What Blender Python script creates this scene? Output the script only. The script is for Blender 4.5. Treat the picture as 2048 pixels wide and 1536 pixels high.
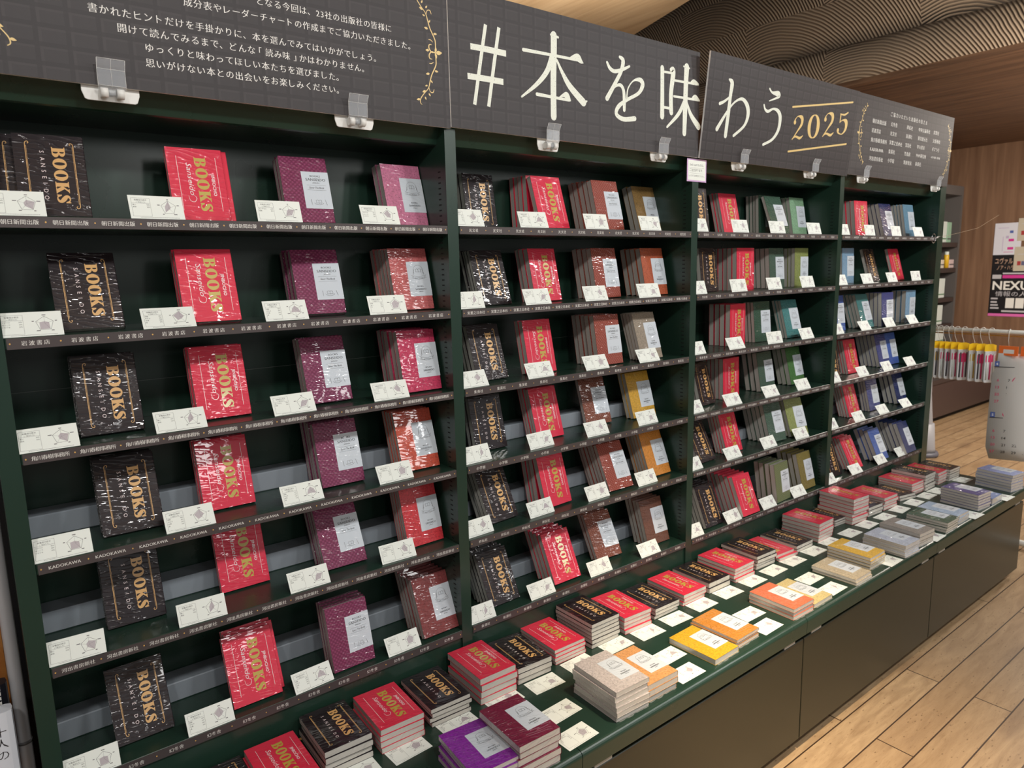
import bpy, bmesh, math, random
from math import sin, cos, pi, radians
from mathutils import Vector, Matrix

for o in list(bpy.data.objects):
    bpy.data.objects.remove(o)
S = bpy.context.scene
COL = S.collection
rnd = random.Random(11)

# ------------------------------------------------------------------ camera
YAW, PITCH, ROLL = 0.65892, 0.16237, -0.02292
fwd = Vector((sin(YAW) * cos(PITCH), cos(YAW) * cos(PITCH), -sin(PITCH)))
rgt = Vector((cos(YAW), -sin(YAW), 0))
upv = rgt.cross(fwd)
r2 = rgt * cos(ROLL) + upv * sin(ROLL)
u2 = upv * cos(ROLL) - rgt * sin(ROLL)
cd = bpy.data.cameras.new('camera')
cd.sensor_width = 36.0
cd.lens = 1402.731 / 2048 * 36
cd.clip_start = 0.02
cd.dof.use_dof = True
cd.dof.focus_distance = 1.62
cd.dof.aperture_fstop = 7.0
cam = bpy.data.objects.new('camera', cd)
COL.objects.link(cam)
cam.matrix_world = Matrix(((r2.x, u2.x, -fwd.x, -0.03096), (r2.y, u2.y, -fwd.y, -1.41503),
                           (r2.z, u2.z, -fwd.z, 1.45635), (0, 0, 0, 1)))
S.camera = cam

# ------------------------------------------------------------------ world, lamps, exposure
w = bpy.data.worlds.new('shop_ambience')
S.world = w
w.use_nodes = True
w.node_tree.nodes['Background'].inputs[0].default_value = (0.98, 0.96, 0.95, 1)
w.node_tree.nodes['Background'].inputs[1].default_value = 0.27
S.view_settings.view_transform = 'Standard'
S.view_settings.look = 'None'
S.view_settings.exposure = 0.0
S.view_settings.gamma = 1.0
S.view_settings.use_curve_mapping = False


def lamp(name, loc, target, size, power, col=(1, 0.93, 0.84), sizey=None, spread=pi):
    d = bpy.data.lights.new(name, 'AREA')
    d.shape = 'RECTANGLE' if sizey else 'DISK'
    d.size = size
    if sizey:
        d.size_y = sizey
    d.energy = power
    d.color = col
    d.spread = spread
    o = bpy.data.objects.new(name, d)
    COL.objects.link(o)
    o.location = loc
    o.rotation_euler = (Vector(target) - Vector(loc)).to_track_quat('-Z', 'Y').to_euler()
    return o


for x, pw in ((-0.7, 11.6), (0.45, 11.6), (1.6, 11.0), (2.75, 13.0), (3.9, 17.0), (5.0, 20.0)):
    lamp('ceiling_downlight', (x, -1.85, 2.62), (x + 0.05, 0.0, 0.95), 0.17, pw, col=(1, 0.985, 0.955))
for i, x in enumerate((-0.4, 1.3, 3.0, 4.7)):
    lamp('next_aisle_panel_light', (x, -3.9, 2.66), (x, 0.0, 1.1), 0.3, 13.0, col=(1, 0.985, 0.965), sizey=1.2)
lamp('floor_spot', (1.35, -1.0, 2.62), (1.62, -0.66, 0.0), 0.1, 7.5, col=(1, 0.80, 0.55), spread=radians(46))
lamp('far_room_light', (6.2, -0.6, 2.5), (6.4, 0.3, 0.0), 0.6, 115.0, col=(1, 0.91, 0.80), sizey=0.6)
lamp('bulkhead_wash', (3.95, -1.3, 2.05), (4.6, -0.25, 2.70), 0.2, 16.0, col=(1, 0.90, 0.78), spread=radians(110))
lamp('added_ceiling_fill', (1.2, 0.45, 1.9), (1.2, 0.85, 2.7), 2.2, 46.0, col=(1, 0.97, 0.91), sizey=0.2, spread=radians(100))  # added fill hidden behind the banners, brightens the oak ceiling
lamp('added_soffit_fill', (6.0, -1.4, 1.9), (6.0, -1.39, 2.565), 0.8, 55.0, col=(1, 0.88, 0.74), sizey=0.8)  # added unseen fill that brightens the brown soffit


# ------------------------------------------------------------------ materials
def lin(c):
    c = c / 255.0
    return c / 12.92 if c <= 0.04045 else ((c + 0.055) / 1.055) ** 2.4


def rgb(c, k=1.0):
    return (lin(c[0]) * k, lin(c[1]) * k, lin(c[2]) * k, 1)


class NT:
    """small node-tree helper"""
    def __init__(s, name):
        s.m = bpy.data.materials.new(name)
        s.m.use_nodes = True
        s.t = s.m.node_tree
        s.b = s.t.nodes['Principled BSDF']

    def n(s, typ, **kw):
        x = s.t.nodes.new('ShaderNode' + typ)
        for k, v in kw.items():
            if k.startswith('i_'):
                x.inputs[k[2:].replace('_', ' ')].default_value = v
            else:
                setattr(x, k, v)
        return x

    def l(s, a, b):
        s.t.links.new(a, b)

    def math(s, op, a, b=None, clamp=False):
        x = s.n('Math', operation=op, use_clamp=clamp)
        for i, v in enumerate((a, b)):
            if v is None:
                continue
            if hasattr(v, 'links'):
                s.l(v, x.inputs[i])
            else:
                x.inputs[i].default_value = v
        return x.outputs[0]

    def mix(s, fac, a, b, blend='MIX'):
        x = s.n('Mix', data_type='RGBA', blend_type=blend)
        for sock, v in ((x.inputs[0], fac), (x.inputs[6], a), (x.inputs[7], b)):
            if hasattr(v, 'links'):
                s.l(v, sock)
            else:
                sock.default_value = v
        return x.outputs[2]

    def coords(s, scale=(1, 1, 1), rand=False, rot=(0, 0, 0), loc=(0, 0, 0), kind='Object'):
        tc = s.n('TexCoord')
        mp = s.n('Mapping')
        mp.inputs['Scale'].default_value = scale
        mp.inputs['Rotation'].default_value = rot
        mp.inputs['Location'].default_value = loc
        if rand:
            oi = s.n('ObjectInfo')
            v = s.n('Combine' + 'XYZ')
            s.l(s.math('MULTIPLY', oi.outputs['Random'], 37.0), v.inputs[0])
            s.l(s.math('MULTIPLY', oi.outputs['Random'], 71.0), v.inputs[2])
            a = s.n('VectorMath', operation='ADD')
            s.l(tc.outputs[kind], a.inputs[0])
            s.l(v.outputs[0], a.inputs[1])
            s.l(a.outputs[0], mp.inputs[0])
        else:
            s.l(tc.outputs[kind], mp.inputs[0])
        return mp.outputs[0]

    def ramp(s, fac, stops):
        r = s.n('ValToRGB')
        e = r.color_ramp.elements
        while len(e) < len(stops):
            e.new(0.5)
        for i, (p, c) in enumerate(stops):
            e[i].position = p
            e[i].color = c
        s.l(fac, r.inputs[0])
        return r.outputs[0]

    def bump(s, h, strength, dist, sock='Normal'):
        b = s.n('Bump')
        b.inputs['Strength'].default_value = strength
        b.inputs['Distance'].default_value = dist
        s.l(h, b.inputs['Height'])
        s.l(b.outputs[0], s.b.inputs[sock])
        return b


def M(name, c, rough=0.5, spec=0.5, metal=0.0, **kw):
    t = NT(name)
    t.b.inputs['Base Color'].default_value = rgb(c)
    t.b.inputs['Roughness'].default_value = rough
    t.b.inputs['Specular IOR Level'].default_value = spec
    t.b.inputs['Metallic'].default_value = metal
    for k, v in kw.items():
        t.b.inputs[k.replace('_', ' ')].default_value = v
    return t.m


def film(t, amount=1.0):
    """clear shrink film over the part: a glossy coat, creased and puckered like cellophane"""
    b = t.b
    b.inputs['Coat Weight'].default_value = 1.0
    b.inputs['Coat Roughness'].default_value = 0.04
    b.inputs['Coat IOR'].default_value = 1.55
    b.inputs['Specular IOR Level'].default_value = 0.25
    oi = t.n('ObjectInfo')
    co = t.coords((1, 1, 1), rand=True)
    big = t.n('TexNoise')
    big.inputs['Scale'].default_value = 16.0
    big.inputs['Detail'].default_value = 1.5
    t.l(co, big.inputs['Vector'])
    wv = t.n('TexWave', wave_type='BANDS', bands_direction='DIAGONAL', wave_profile='SIN')
    for k, v in (('Scale', 44.0), ('Distortion', 11.0), ('Detail', 2.0), ('Detail Scale', 0.8), ('Detail Roughness', 0.5)):
        wv.inputs[k].default_value = v
    mp = t.n('Mapping')
    mp.inputs['Scale'].default_value = (0.36, 1.0, 1.5)
    t.l(co, mp.inputs[0])
    t.l(mp.outputs[0], wv.inputs['Vector'])
    rid = t.n('TexNoise', noise_type='RIDGED_MULTIFRACTAL', normalize=True)
    rid.inputs['Scale'].default_value = 95.0
    rid.inputs['Detail'].default_value = 2.0
    rid.inputs['Distortion'].default_value = 0.8
    t.l(mp.outputs[0], rid.inputs['Vector'])
    crease = t.math('POWER', wv.outputs['Fac'], 7.0)
    msk = t.ramp(big.outputs[0], [(0.38, (0, 0, 0, 1)), (0.56, (1, 1, 1, 1))])
    h = t.math('ADD', t.math('MULTIPLY', crease, msk), t.math('MULTIPLY', rid.outputs[0], 0.42))
    h = t.math('ADD', h, t.math('MULTIPLY', big.outputs[0], 2.2))
    bp = t.bump(h, 1.0, 0.0031, 'Coat Normal')
    r = t.math('POWER', oi.outputs['Random'], 1.1)
    t.l(t.math('ADD', t.math('MULTIPLY', r, 0.80 * amount), 0.20 * amount), bp.inputs['Strength'])
    return h


def cover_plain(name, c):
    t = NT(name)
    t.b.inputs['Base Color'].default_value = rgb(c)
    t.b.inputs['Roughness'].default_value = 0.45
    film(t)
    return t.m


def cover_dotted(name, c):
    t = NT(name)
    t.b.inputs['Roughness'].default_value = 0.5
    co = t.coords((150, 150, 150), rot=(0, radians(45), 0))
    v = t.n('TexVoronoi', feature='F1', voronoi_dimensions='3D')
    v.inputs['Scale'].default_value = 1.0
    v.inputs['Randomness'].default_value = 0.0
    t.l(co, v.inputs['Vector'])
    f = t.ramp(v.outputs['Distance'], [(0.16, (1, 1, 1, 1)), (0.24, (0.25, 0.25, 0.25, 1)), (0.34, (0.7, 0.7, 0.7, 1)), (0.44, (0, 0, 0, 1))])
    hi = tuple(min(255, x + 26) for x in c)
    c = tuple(x * 0.92 for x in c)
    t.l(t.mix(f, rgb(c), rgb(hi)), t.b.inputs['Base Color'])
    film(t)
    return t.m


def cover_speckled(name, c):
    t = NT(name)
    t.b.inputs['Roughness'].default_value = 0.5
    co = t.coords((1, 1, 1))
    n = t.n('TexNoise')
    n.inputs['Scale'].default_value = 190.0
    n.inputs['Detail'].default_value = 3.0
    t.l(co, n.inputs['Vector'])
    hi = tuple(min(255, x * 1.18 + 14) for x in c)
    lo = tuple(x * 0.78 for x in c)
    base = t.mix(n.outputs[0], rgb(lo), rgb(hi))
    v = t.n('TexVoronoi')
    v.inputs['Scale'].default_value = 235.0
    t.l(co, v.inputs['Vector'])
    f = t.ramp(v.outputs['Distance'], [(0.24, (1, 1, 1, 1)), (0.38, (0, 0, 0, 1))])
    sel = t.ramp(v.outputs['Color'], [(0.50, (0, 0, 0, 1)), (0.56, (1, 1, 1, 1))])
    t.l(t.mix(t.math('MULTIPLY', t.math('MULTIPLY', f, sel), 0.45), base, rgb(tuple(x * 0.5 for x in c))), t.b.inputs['Base Color'])
    film(t)
    return t.m


def pages_mat(name, c):
    t = NT(name)
    t.b.inputs['Roughness'].default_value = 0.6
    co = t.coords((120, 900, 120), rand=True)
    n = t.n('TexNoise')
    n.inputs['Scale'].default_value = 3.0
    t.l(co, n.inputs['Vector'])
    t.l(t.mix(n.outputs[0], rgb(tuple(x * 0.9 for x in c)), rgb(c)), t.b.inputs['Base Color'])
    film(t, 1.0)
    return t.m


def paper_film(name, c):
    t = NT(name)
    t.b.inputs['Base Color'].default_value = rgb(c)
    t.b.inputs['Roughness'].default_value = 0.55
    film(t, 0.5)
    return t.m


def green_metal():
    t = NT('dark_green_painted_steel')
    co = t.coords((1, 1, 1))
    n = t.n('TexNoise')
    n.inputs['Scale'].default_value = 4.0
    n.inputs['Detail'].default_value = 6.0
    t.l(co, n.inputs['Vector'])
    t.l(t.mix(n.outputs[0], rgb((30, 52, 42)), rgb((35, 60, 49))), t.b.inputs['Base Color'])
    f = t.math('MULTIPLY', n.outputs[0], 0.08)
    t.l(t.math('ADD', f, 0.24), t.b.inputs['Roughness'])
    n2 = t.n('TexNoise')
    n2.inputs['Scale'].default_value = 700.0
    t.l(co, n2.inputs['Vector'])
    t.bump(n2.outputs[0], 0.06, 0.0006)
    return t.m


def choco():
    """printed bar-of-chocolate pattern of the banner: blocks with paler bevel lines"""
    t = NT('chocolate_block_print')
    co = t.coords((1, 1, 1), kind='Object')
    sep = t.n('SeparateXYZ')
    t.l(co, sep.inputs[0])
    fx = t.math('FRACT', t.math('DIVIDE', t.math('ADD', sep.outputs[0], 0.0205), 0.0453))
    fz = t.math('FRACT', t.math('DIVIDE', t.math('ADD', sep.outputs[2], 0.007), 0.0293))

    def band(f, a, b):
        return t.math('MULTIPLY', t.math('GREATER_THAN', f, a), t.math('LESS_THAN', f, b))
    light = t.math('MAXIMUM', band(fx, 0.06, 0.16), band(fz, 0.80, 0.92))
    dark = t.math('MAXIMUM', t.math('MAXIMUM', band(fx, 0.90, 1.01), band(fx, -0.1, 0.06)), t.math('MAXIMUM', band(fz, 0.92, 1.01), band(fz, -0.1, 0.16)))
    n = t.n('TexNoise')
    n.inputs['Scale'].default_value = 90.0
    n.inputs['Detail'].default_value = 4.0
    t.l(t.coords((1, 1, 1)), n.inputs['Vector'])
    base = t.mix(n.outputs[0], rgb((46, 41, 43)), rgb((51, 46, 48)))
    c1 = t.mix(t.math('MULTIPLY', light, 0.55), base, rgb((61, 55, 57)))
    c2 = t.mix(t.math('MULTIPLY', dark, 0.7), c1, rgb((36, 31, 33)))
    t.l(c2, t.b.inputs['Base Color'])
    t.b.inputs['Roughness'].default_value = 0.55
    return t.m


def wood(name, c1, c2, axis='X', scale=1.0, rough=0.45, grain=1.0):
    t = NT(name)
    sc = {'X': (0.9, 14, 14), 'Y': (14, 0.9, 14), 'Z': (14, 14, 0.9)}[axis]
    co = t.coords(tuple(x * scale for x in sc))
    n = t.n('TexNoise')
    n.inputs['Scale'].default_value = 1.6
    n.inputs['Detail'].default_value = 6.0
    n.inputs['Distortion'].default_value = 0.6
    t.l(co, n.inputs['Vector'])
    f = t.ramp(n.outputs[0], [(0.30, (0, 0, 0, 1)), (0.70, (1, 1, 1, 1))])
    t.l(t.mix(f, rgb(c1), rgb(c2)), t.b.inputs['Base Color'])
    t.b.inputs['Roughness'].default_value = rough
    return t.m


def plank_floor():
    t = NT('oak_plank_floor')
    co = t.coords((1, 1, 1), loc=(0.0, 0.4325, 0))
    br = t.n('TexBrick', offset=0.37, offset_frequency=2)
    for k, v in (('Scale', 1.0), ('Mortar Size', 0.0022), ('Mortar Smooth', 0.1), ('Bias', 0.0), ('Brick Width', 1.25), ('Row Height', 0.1085)):
        br.inputs[k].default_value = v
    br.inputs['Color1'].default_value = (0, 0, 0, 1)
    br.inputs['Color2'].default_value = (1, 1, 1, 1)
    br.inputs['Mortar'].default_value = (0.5, 0.5, 0.5, 1)
    t.l(co, br.inputs['Vector'])
    g = t.n('TexNoise')
    g.inputs['Scale'].default_value = 3.0
    g.inputs['Detail'].default_value = 7.0
    g.inputs['Distortion'].default_value = 1.4
    off = t.n('VectorMath', operation='MULTIPLY_ADD')
    off.inputs[1].default_value = (1, 1, 1)
    t.l(t.coords((1.3, 9, 1)), off.inputs[0])
    t.l(br.outputs['Color'], off.inputs[1])
    off2 = t.n('VectorMath', operation='ADD')
    sc = t.n('VectorMath', operation='SCALE')
    sc.inputs['Scale'].default_value = 13.0
    t.l(br.outputs['Color'], sc.inputs[0])
    t.l(t.coords((1.3, 9, 1)), off2.inputs[0])
    t.l(sc.outputs[0], off2.inputs[1])
    t.l(off2.outputs[0], g.inputs['Vector'])
    f = t.ramp(g.outputs[0], [(0.25, (0, 0, 0, 1)), (0.75, (1, 1, 1, 1))])
    base = t.mix(f, rgb((142, 116, 86)), rgb((184, 157, 122)))
    tone = t.mix(t.math('MULTIPLY', br.outputs['Color'], 0.45), base, rgb((150, 120, 88)))
    kn = t.n('TexVoronoi')
    kn.inputs['Scale'].default_value = 1.0
    kn.inputs['Randomness'].default_value = 1.0
    t.l(t.coords((34, 85, 1)), kn.inputs['Vector'])
    kf = t.ramp(kn.outputs['Distance'], [(0.08, (1, 1, 1, 1)), (0.22, (0, 0, 0, 1))])
    ks = t.ramp(kn.outputs['Color'], [(0.46, (0, 0, 0, 1)), (0.56, (1, 1, 1, 1))])
    tone = t.mix(t.math('MULTIPLY', t.math('MULTIPLY', kf, ks), 0.7), tone, rgb((96, 70, 46)))
    fg = t.n('TexNoise')
    fg.inputs['Scale'].default_value = 1.0
    fg.inputs['Detail'].default_value = 5.0
    fg.inputs['Distortion'].default_value = 2.0
    t.l(t.coords((18, 190, 1)), fg.inputs['Vector'])
    ff = t.ramp(fg.outputs[0], [(0.52, (0, 0, 0, 1)), (0.72, (1, 1, 1, 1))])
    tone = t.mix(t.math('MULTIPLY', ff, 0.35), tone, rgb((118, 88, 58)))
    bl = t.n('TexNoise')
    bl.inputs['Scale'].default_value = 1.0
    bl.inputs['Detail'].default_value = 3.0
    t.l(t.coords((2.2, 7.0, 1), loc=(3.1, 1.7, 0)), bl.inputs['Vector'])
    bf = t.ramp(bl.outputs[0], [(0.60, (0, 0, 0, 1)), (0.74, (1, 1, 1, 1))])
    tone = t.mix(t.math('MULTIPLY', bf, 0.5), tone, rgb((110, 86, 66)))
    col = t.mix(br.outputs['Fac'], tone, rgb((62, 44, 30)))
    t.l(col, t.b.inputs['Base Color'])
    t.b.inputs['Roughness'].default_value = 0.38
    t.bump(t.math('SUBTRACT', 1.0, br.outputs['Fac']), 0.5, 0.002)
    return t.m


def comb_plaster():
    """combed plaster: overlapping fans of concentric grooves"""
    t = NT('combed_plaster')
    co = t.coords((1, 1, 1))
    sep = t.n('SeparateXYZ')
    t.l(co, sep.inputs[0])
    cell = 1.15
    # fan centres repeat along the wall, offset per row
    row = t.math('FLOOR', t.math('DIVIDE', t.math('ADD', sep.outputs[2], -2.565), 0.262))
    sh = t.math('MULTIPLY', t.math('MODULO', row, 2.0), 0.5)
    fy = t.math('SUBTRACT', t.math('FRACT', t.math('ADD', t.math('DIVIDE', sep.outputs[1], cell), sh)), 0.85)
    dy = t.math('MULTIPLY', fy, cell)
    dz = t.math('SUBTRACT', sep.outputs[2], t.math('SUBTRACT', t.math('MULTIPLY', row, 0.262), -2.20))
    r = t.math('SQRT', t.math('ADD', t.math('MULTIPLY', dy, dy), t.math('MULTIPLY', dz, dz)))
    n = t.n('TexNoise')
    n.inputs['Scale'].default_value = 4.0
    t.l(co, n.inputs['Vector'])
    r = t.math('ADD', r, t.math('MULTIPLY', n.outputs[0], 0.03))
    g = t.math('SINE', t.math('MULTIPLY', r, 2 * pi / 0.0185))
    h = t.math('ADD', t.math('MULTIPLY', g, 0.5), 0.5)
    t.l(t.mix(h, rgb((120, 102, 84)), rgb((172, 150, 126))), t.b.inputs['Base Color'])
    t.b.inputs['Roughness'].default_value = 0.8
    t.bump(h, 0.8, 0.006)
    return t.m


GREEN = green_metal()
DOOR_WARM_TINT = M('door_green_floor_reflection', (39, 42, 32), 0.30)  # green doors with the floor's warm reflection put into the colour
DARKSLOT = M('slot_shadow_black', (8, 12, 10), 0.8)
STRIP = M('title_strip_brown_print', (74, 66, 66), 0.5)
INK_WHITE = M('printed_white', (238, 236, 230), 0.5)
INK_GOLD = M('printed_gold', (226, 178, 96), 0.4)
INK_DARK = M('printed_dark_grey', (40, 38, 42), 0.5)
INK_GREY = M('printed_mid_grey', (92, 88, 90), 0.5)
CHART_FILL = M('printed_chart_mauve_grey', (186, 178, 182), 0.5)
CARD = M('white_card_stock', (238, 243, 236), 0.6)
GREYSTEEL = M('grey_painted_steel', (142, 150, 158), 0.42)
FOAM = M('white_foam_board', (232, 232, 232), 0.6)
CHOCO = choco()
HEADWHITE = None
BOOK_GOLD_A = M('black_book_gold_lettering', (224, 176, 112), 0.35, Coat_Weight=1.0, Coat_Roughness=0.08)
BOOK_GOLD_B = M('red_book_gold_lettering', (196, 172, 76), 0.35, Coat_Weight=1.0, Coat_Roughness=0.08)
BOOK_WHITE = M('book_white_lettering', (244, 226, 226), 0.4, Coat_Weight=1.0, Coat_Roughness=0.08)
PAGES = pages_mat('page_edges', (208, 204, 195))
LABELP = paper_film('pale_label_paper', (214, 222, 230))
CLIPW = M('white_plastic', (226, 226, 222), 0.35)
CLEAR = M('clear_acrylic', (236, 242, 248), 0.08, Alpha=0.18)
WHITE_METAL = M('white_enamel_tube', (236, 234, 226), 0.3)


def head_white():
    t = NT('speckled_headline_white')
    co = t.coords((1, 1, 1))
    n = t.n('TexNoise')
    n.inputs['Scale'].default_value = 420.0
    n.inputs['Detail'].default_value = 2.0
    t.l(co, n.inputs['Vector'])
    f = t.ramp(n.outputs[0], [(0.655, (0, 0, 0, 1)), (0.69, (1, 1, 1, 1))])
    t.l(t.mix(f, rgb((232, 236, 222)), rgb((120, 114, 110))), t.b.inputs['Base Color'])
    return t.m


HEADWHITE = head_white()


# ------------------------------------------------------------------ mesh helpers
class MB:
    """collects faces and links them as ONE mesh object"""
    def __init__(s):
        s.v, s.f, s.mi, s.sm = [], [], [], []

    def face(s, pts, mi=0, smooth=False):
        b = len(s.v)
        s.v += [tuple(p) for p in pts]
        s.f.append(tuple(range(b, b + len(pts))))
        s.mi.append(mi)
        s.sm.append(smooth)

    def raw(s, vs, fs, mi=0, smooth=False):
        b = len(s.v)
        s.v += [tuple(p) for p in vs]
        for f in fs:
            s.f.append(tuple(b + i for i in f))
            s.mi.append(mi)
            s.sm.append(smooth)

    def box(s, x0, x1, y0, y1, z0, z1, mi=0):
        vs = [(x, y, z) for z in (z0, z1) for y in (y0, y1) for x in (x0, x1)]
        s.raw(vs, [(0, 2, 3, 1), (4, 5, 7, 6), (0, 1, 5, 4), (2, 6, 7, 3), (0, 4, 6, 2), (1, 3, 7, 5)], mi)

    def prism(s, prof, a0, a1, axis='X', mi=0, smooth=False, caps=True):
        """closed profile (list of 2d points) swept along an axis"""
        n = len(prof)

        def P(p, a):
            return {'X': (a, p[0], p[1]), 'Y': (p[0], a, p[1]), 'Z': (p[0], p[1], a)}[axis]
        vs = [P(p, a0) for p in prof] + [P(p, a1) for p in prof]
        s.raw(vs, [(i, (i + 1) % n, n + (i + 1) % n, n + i) for i in range(n)], mi, smooth)
        if caps:
            s.raw(vs[:n], [tuple(range(n))[::-1]], mi)
            s.raw(vs[n:], [tuple(range(n))], mi)

    def tube(s, pts, r, seg=10, mi=0, caps=True, closed=False):
        pts = [Vector(p) for p in pts]
        rs = r if isinstance(r, (list, tuple)) else [r] * len(pts)
        rings = []
        n = len(pts)
        ref = None
        for i, p in enumerate(pts):
            if closed:
                t = pts[(i + 1) % n] - pts[i - 1]
            else:
                t = pts[min(i + 1, n - 1)] - pts[max(i - 1, 0)]
            t.normalize()
            if ref is None:
                ref = Vector((0, 0, 1)) if abs(t.z) < 0.9 else Vector((1, 0, 0))
            a = t.cross(ref)
            if a.length < 1e-5:
                a = t.cross(Vector((1, 0.3, 0.1)))
            a.normalize()
            b = t.cross(a).normalized()
            ref = b if False else ref
            rings.append([p + a * (rs[i] * cos(2 * pi * k / seg)) + b * (rs[i] * sin(2 * pi * k / seg)) for k in range(seg)])
        vs = [v for R in rings for v in R]
        fs = []
        for i in range(n if closed else n - 1):
            j = (i + 1) % n
            for k in range(seg):
                fs.append((i * seg + k, i * seg + (k + 1) % seg, j * seg + (k + 1) % seg, j * seg + k))
        s.raw(vs, fs, mi, True)
        if caps and not closed:
            s.raw(rings[0], [tuple(range(seg))], mi)
            s.raw(rings[-1], [tuple(range(seg))[::-1]], mi)

    def lathe(s, prof, c=(0, 0, 0), seg=24, mi=0):
        vs = []
        for r, z in prof:
            vs += [(c[0] + r * cos(2 * pi * k / seg), c[1] + r * sin(2 * pi * k / seg), c[2] + z) for k in range(seg)]
        fs = []
        for i in range(len(prof) - 1):
            for k in range(seg):
                fs.append((i * seg + k, i * seg + (k + 1) % seg, (i + 1) * seg + (k + 1) % seg, (i + 1) * seg + k))
        s.raw(vs, fs, mi, True)

    def mesh(s, name, mats, weld=True):
        me = bpy.data.meshes.new(name)
        me.from_pydata(s.v, [], s.f)
        for m in mats:
            me.materials.append(m)
        me.polygons.foreach_set('material_index', s.mi)
        me.polygons.foreach_set('use_smooth', s.sm)
        if weld:
            bm = bmesh.new()
            bm.from_mesh(me)
            bmesh.ops.remove_doubles(bm, verts=bm.verts, dist=1e-6)
            bmesh.ops.recalc_face_normals(bm, faces=bm.faces)
            bm.to_mesh(me)
            bm.free()
        me.update()
        return me

    def build(s, name, mats, parent=None, loc=None, rot=None, weld=True):
        if not isinstance(mats, (list, tuple)):
            mats = [mats]
        o = bpy.data.objects.new(name, s.mesh(name, mats, weld))
        COL.objects.link(o)
        if parent:
            o.parent = parent
        if loc:
            o.location = loc
        if rot:
            o.rotation_euler = rot
        return o


def tag(o, label, cat, group=None):
    o['label'] = label
    o['category'] = cat
    if group:
        o['group'] = group
    return o


def struct(o):
    o['kind'] = 'structure'
    return o


def empty(name, loc, label, cat, group=None, rz=0):
    o = bpy.data.objects.new(name, None)
    o.empty_display_size = 0.05
    COL.objects.link(o)
    o.location = loc
    o.rotation_euler = (0, 0, rz)
    return tag(o, label, cat, group)


def bevel(o, w, seg=2):
    m = o.modifiers.new('edge', 'BEVEL')
    m.width = w
    m.segments = seg
    m.limit_method = 'ANGLE'
    m.angle_limit = radians(40)
    return o


# ------------------------------------------------------------------ flat lettering (2-D outlines -> faces)
_tc = {}


def text2d(txt, offset=0.0, res=2):
    """outline text as flat faces; unit size, returns verts (u, v), faces, width"""
    key = (txt, offset, res)
    if key not in _tc:
        c = bpy.data.curves.new('t', 'FONT')
        c.body = txt
        c.size = 1.0
        c.resolution_u = res
        c.offset = offset
        c.fill_mode = 'FRONT'
        o = bpy.data.objects.new('t', c)
        COL.objects.link(o)
        dg = bpy.context.evaluated_depsgraph_get()
        me = bpy.data.meshes.new_from_object(o.evaluated_get(dg))
        vs = [(v.co.x, v.co.y) for v in me.vertices]
        fs = [tuple(p.vertices) for p in me.polygons]
        bpy.data.objects.remove(o)
        bpy.data.curves.remove(c)
        bpy.data.meshes.remove(me)
        x0 = min((v[0] for v in vs), default=0)
        x1 = max((v[0] for v in vs), default=0)
        _tc[key] = (vs, fs, x0, x1)
    return _tc[key]


def fill2d(outlines):
    """closed outlines (outer and holes) -> verts, faces"""
    c = bpy.data.curves.new('f', 'CURVE')
    c.dimensions = '2D'
    c.fill_mode = 'BOTH'
    for ol in outlines:
        sp = c.splines.new('POLY')
        sp.points.add(len(ol) - 1)
        for p, q in zip(sp.points, ol):
            p.co = (q[0], q[1], 0, 1)
        sp.use_cyclic_u = True
    o = bpy.data.objects.new('f', c)
    COL.objects.link(o)
    dg = bpy.context.evaluated_depsgraph_get()
    me = bpy.data.meshes.new_from_object(o.evaluated_get(dg))
    vs = [(v.co.x, v.co.y) for v in me.vertices]
    fs = [tuple(p.vertices) for p in me.polygons]
    bpy.data.objects.remove(o)
    bpy.data.curves.remove(c)
    bpy.data.meshes.remove(me)
    return vs, fs


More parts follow.
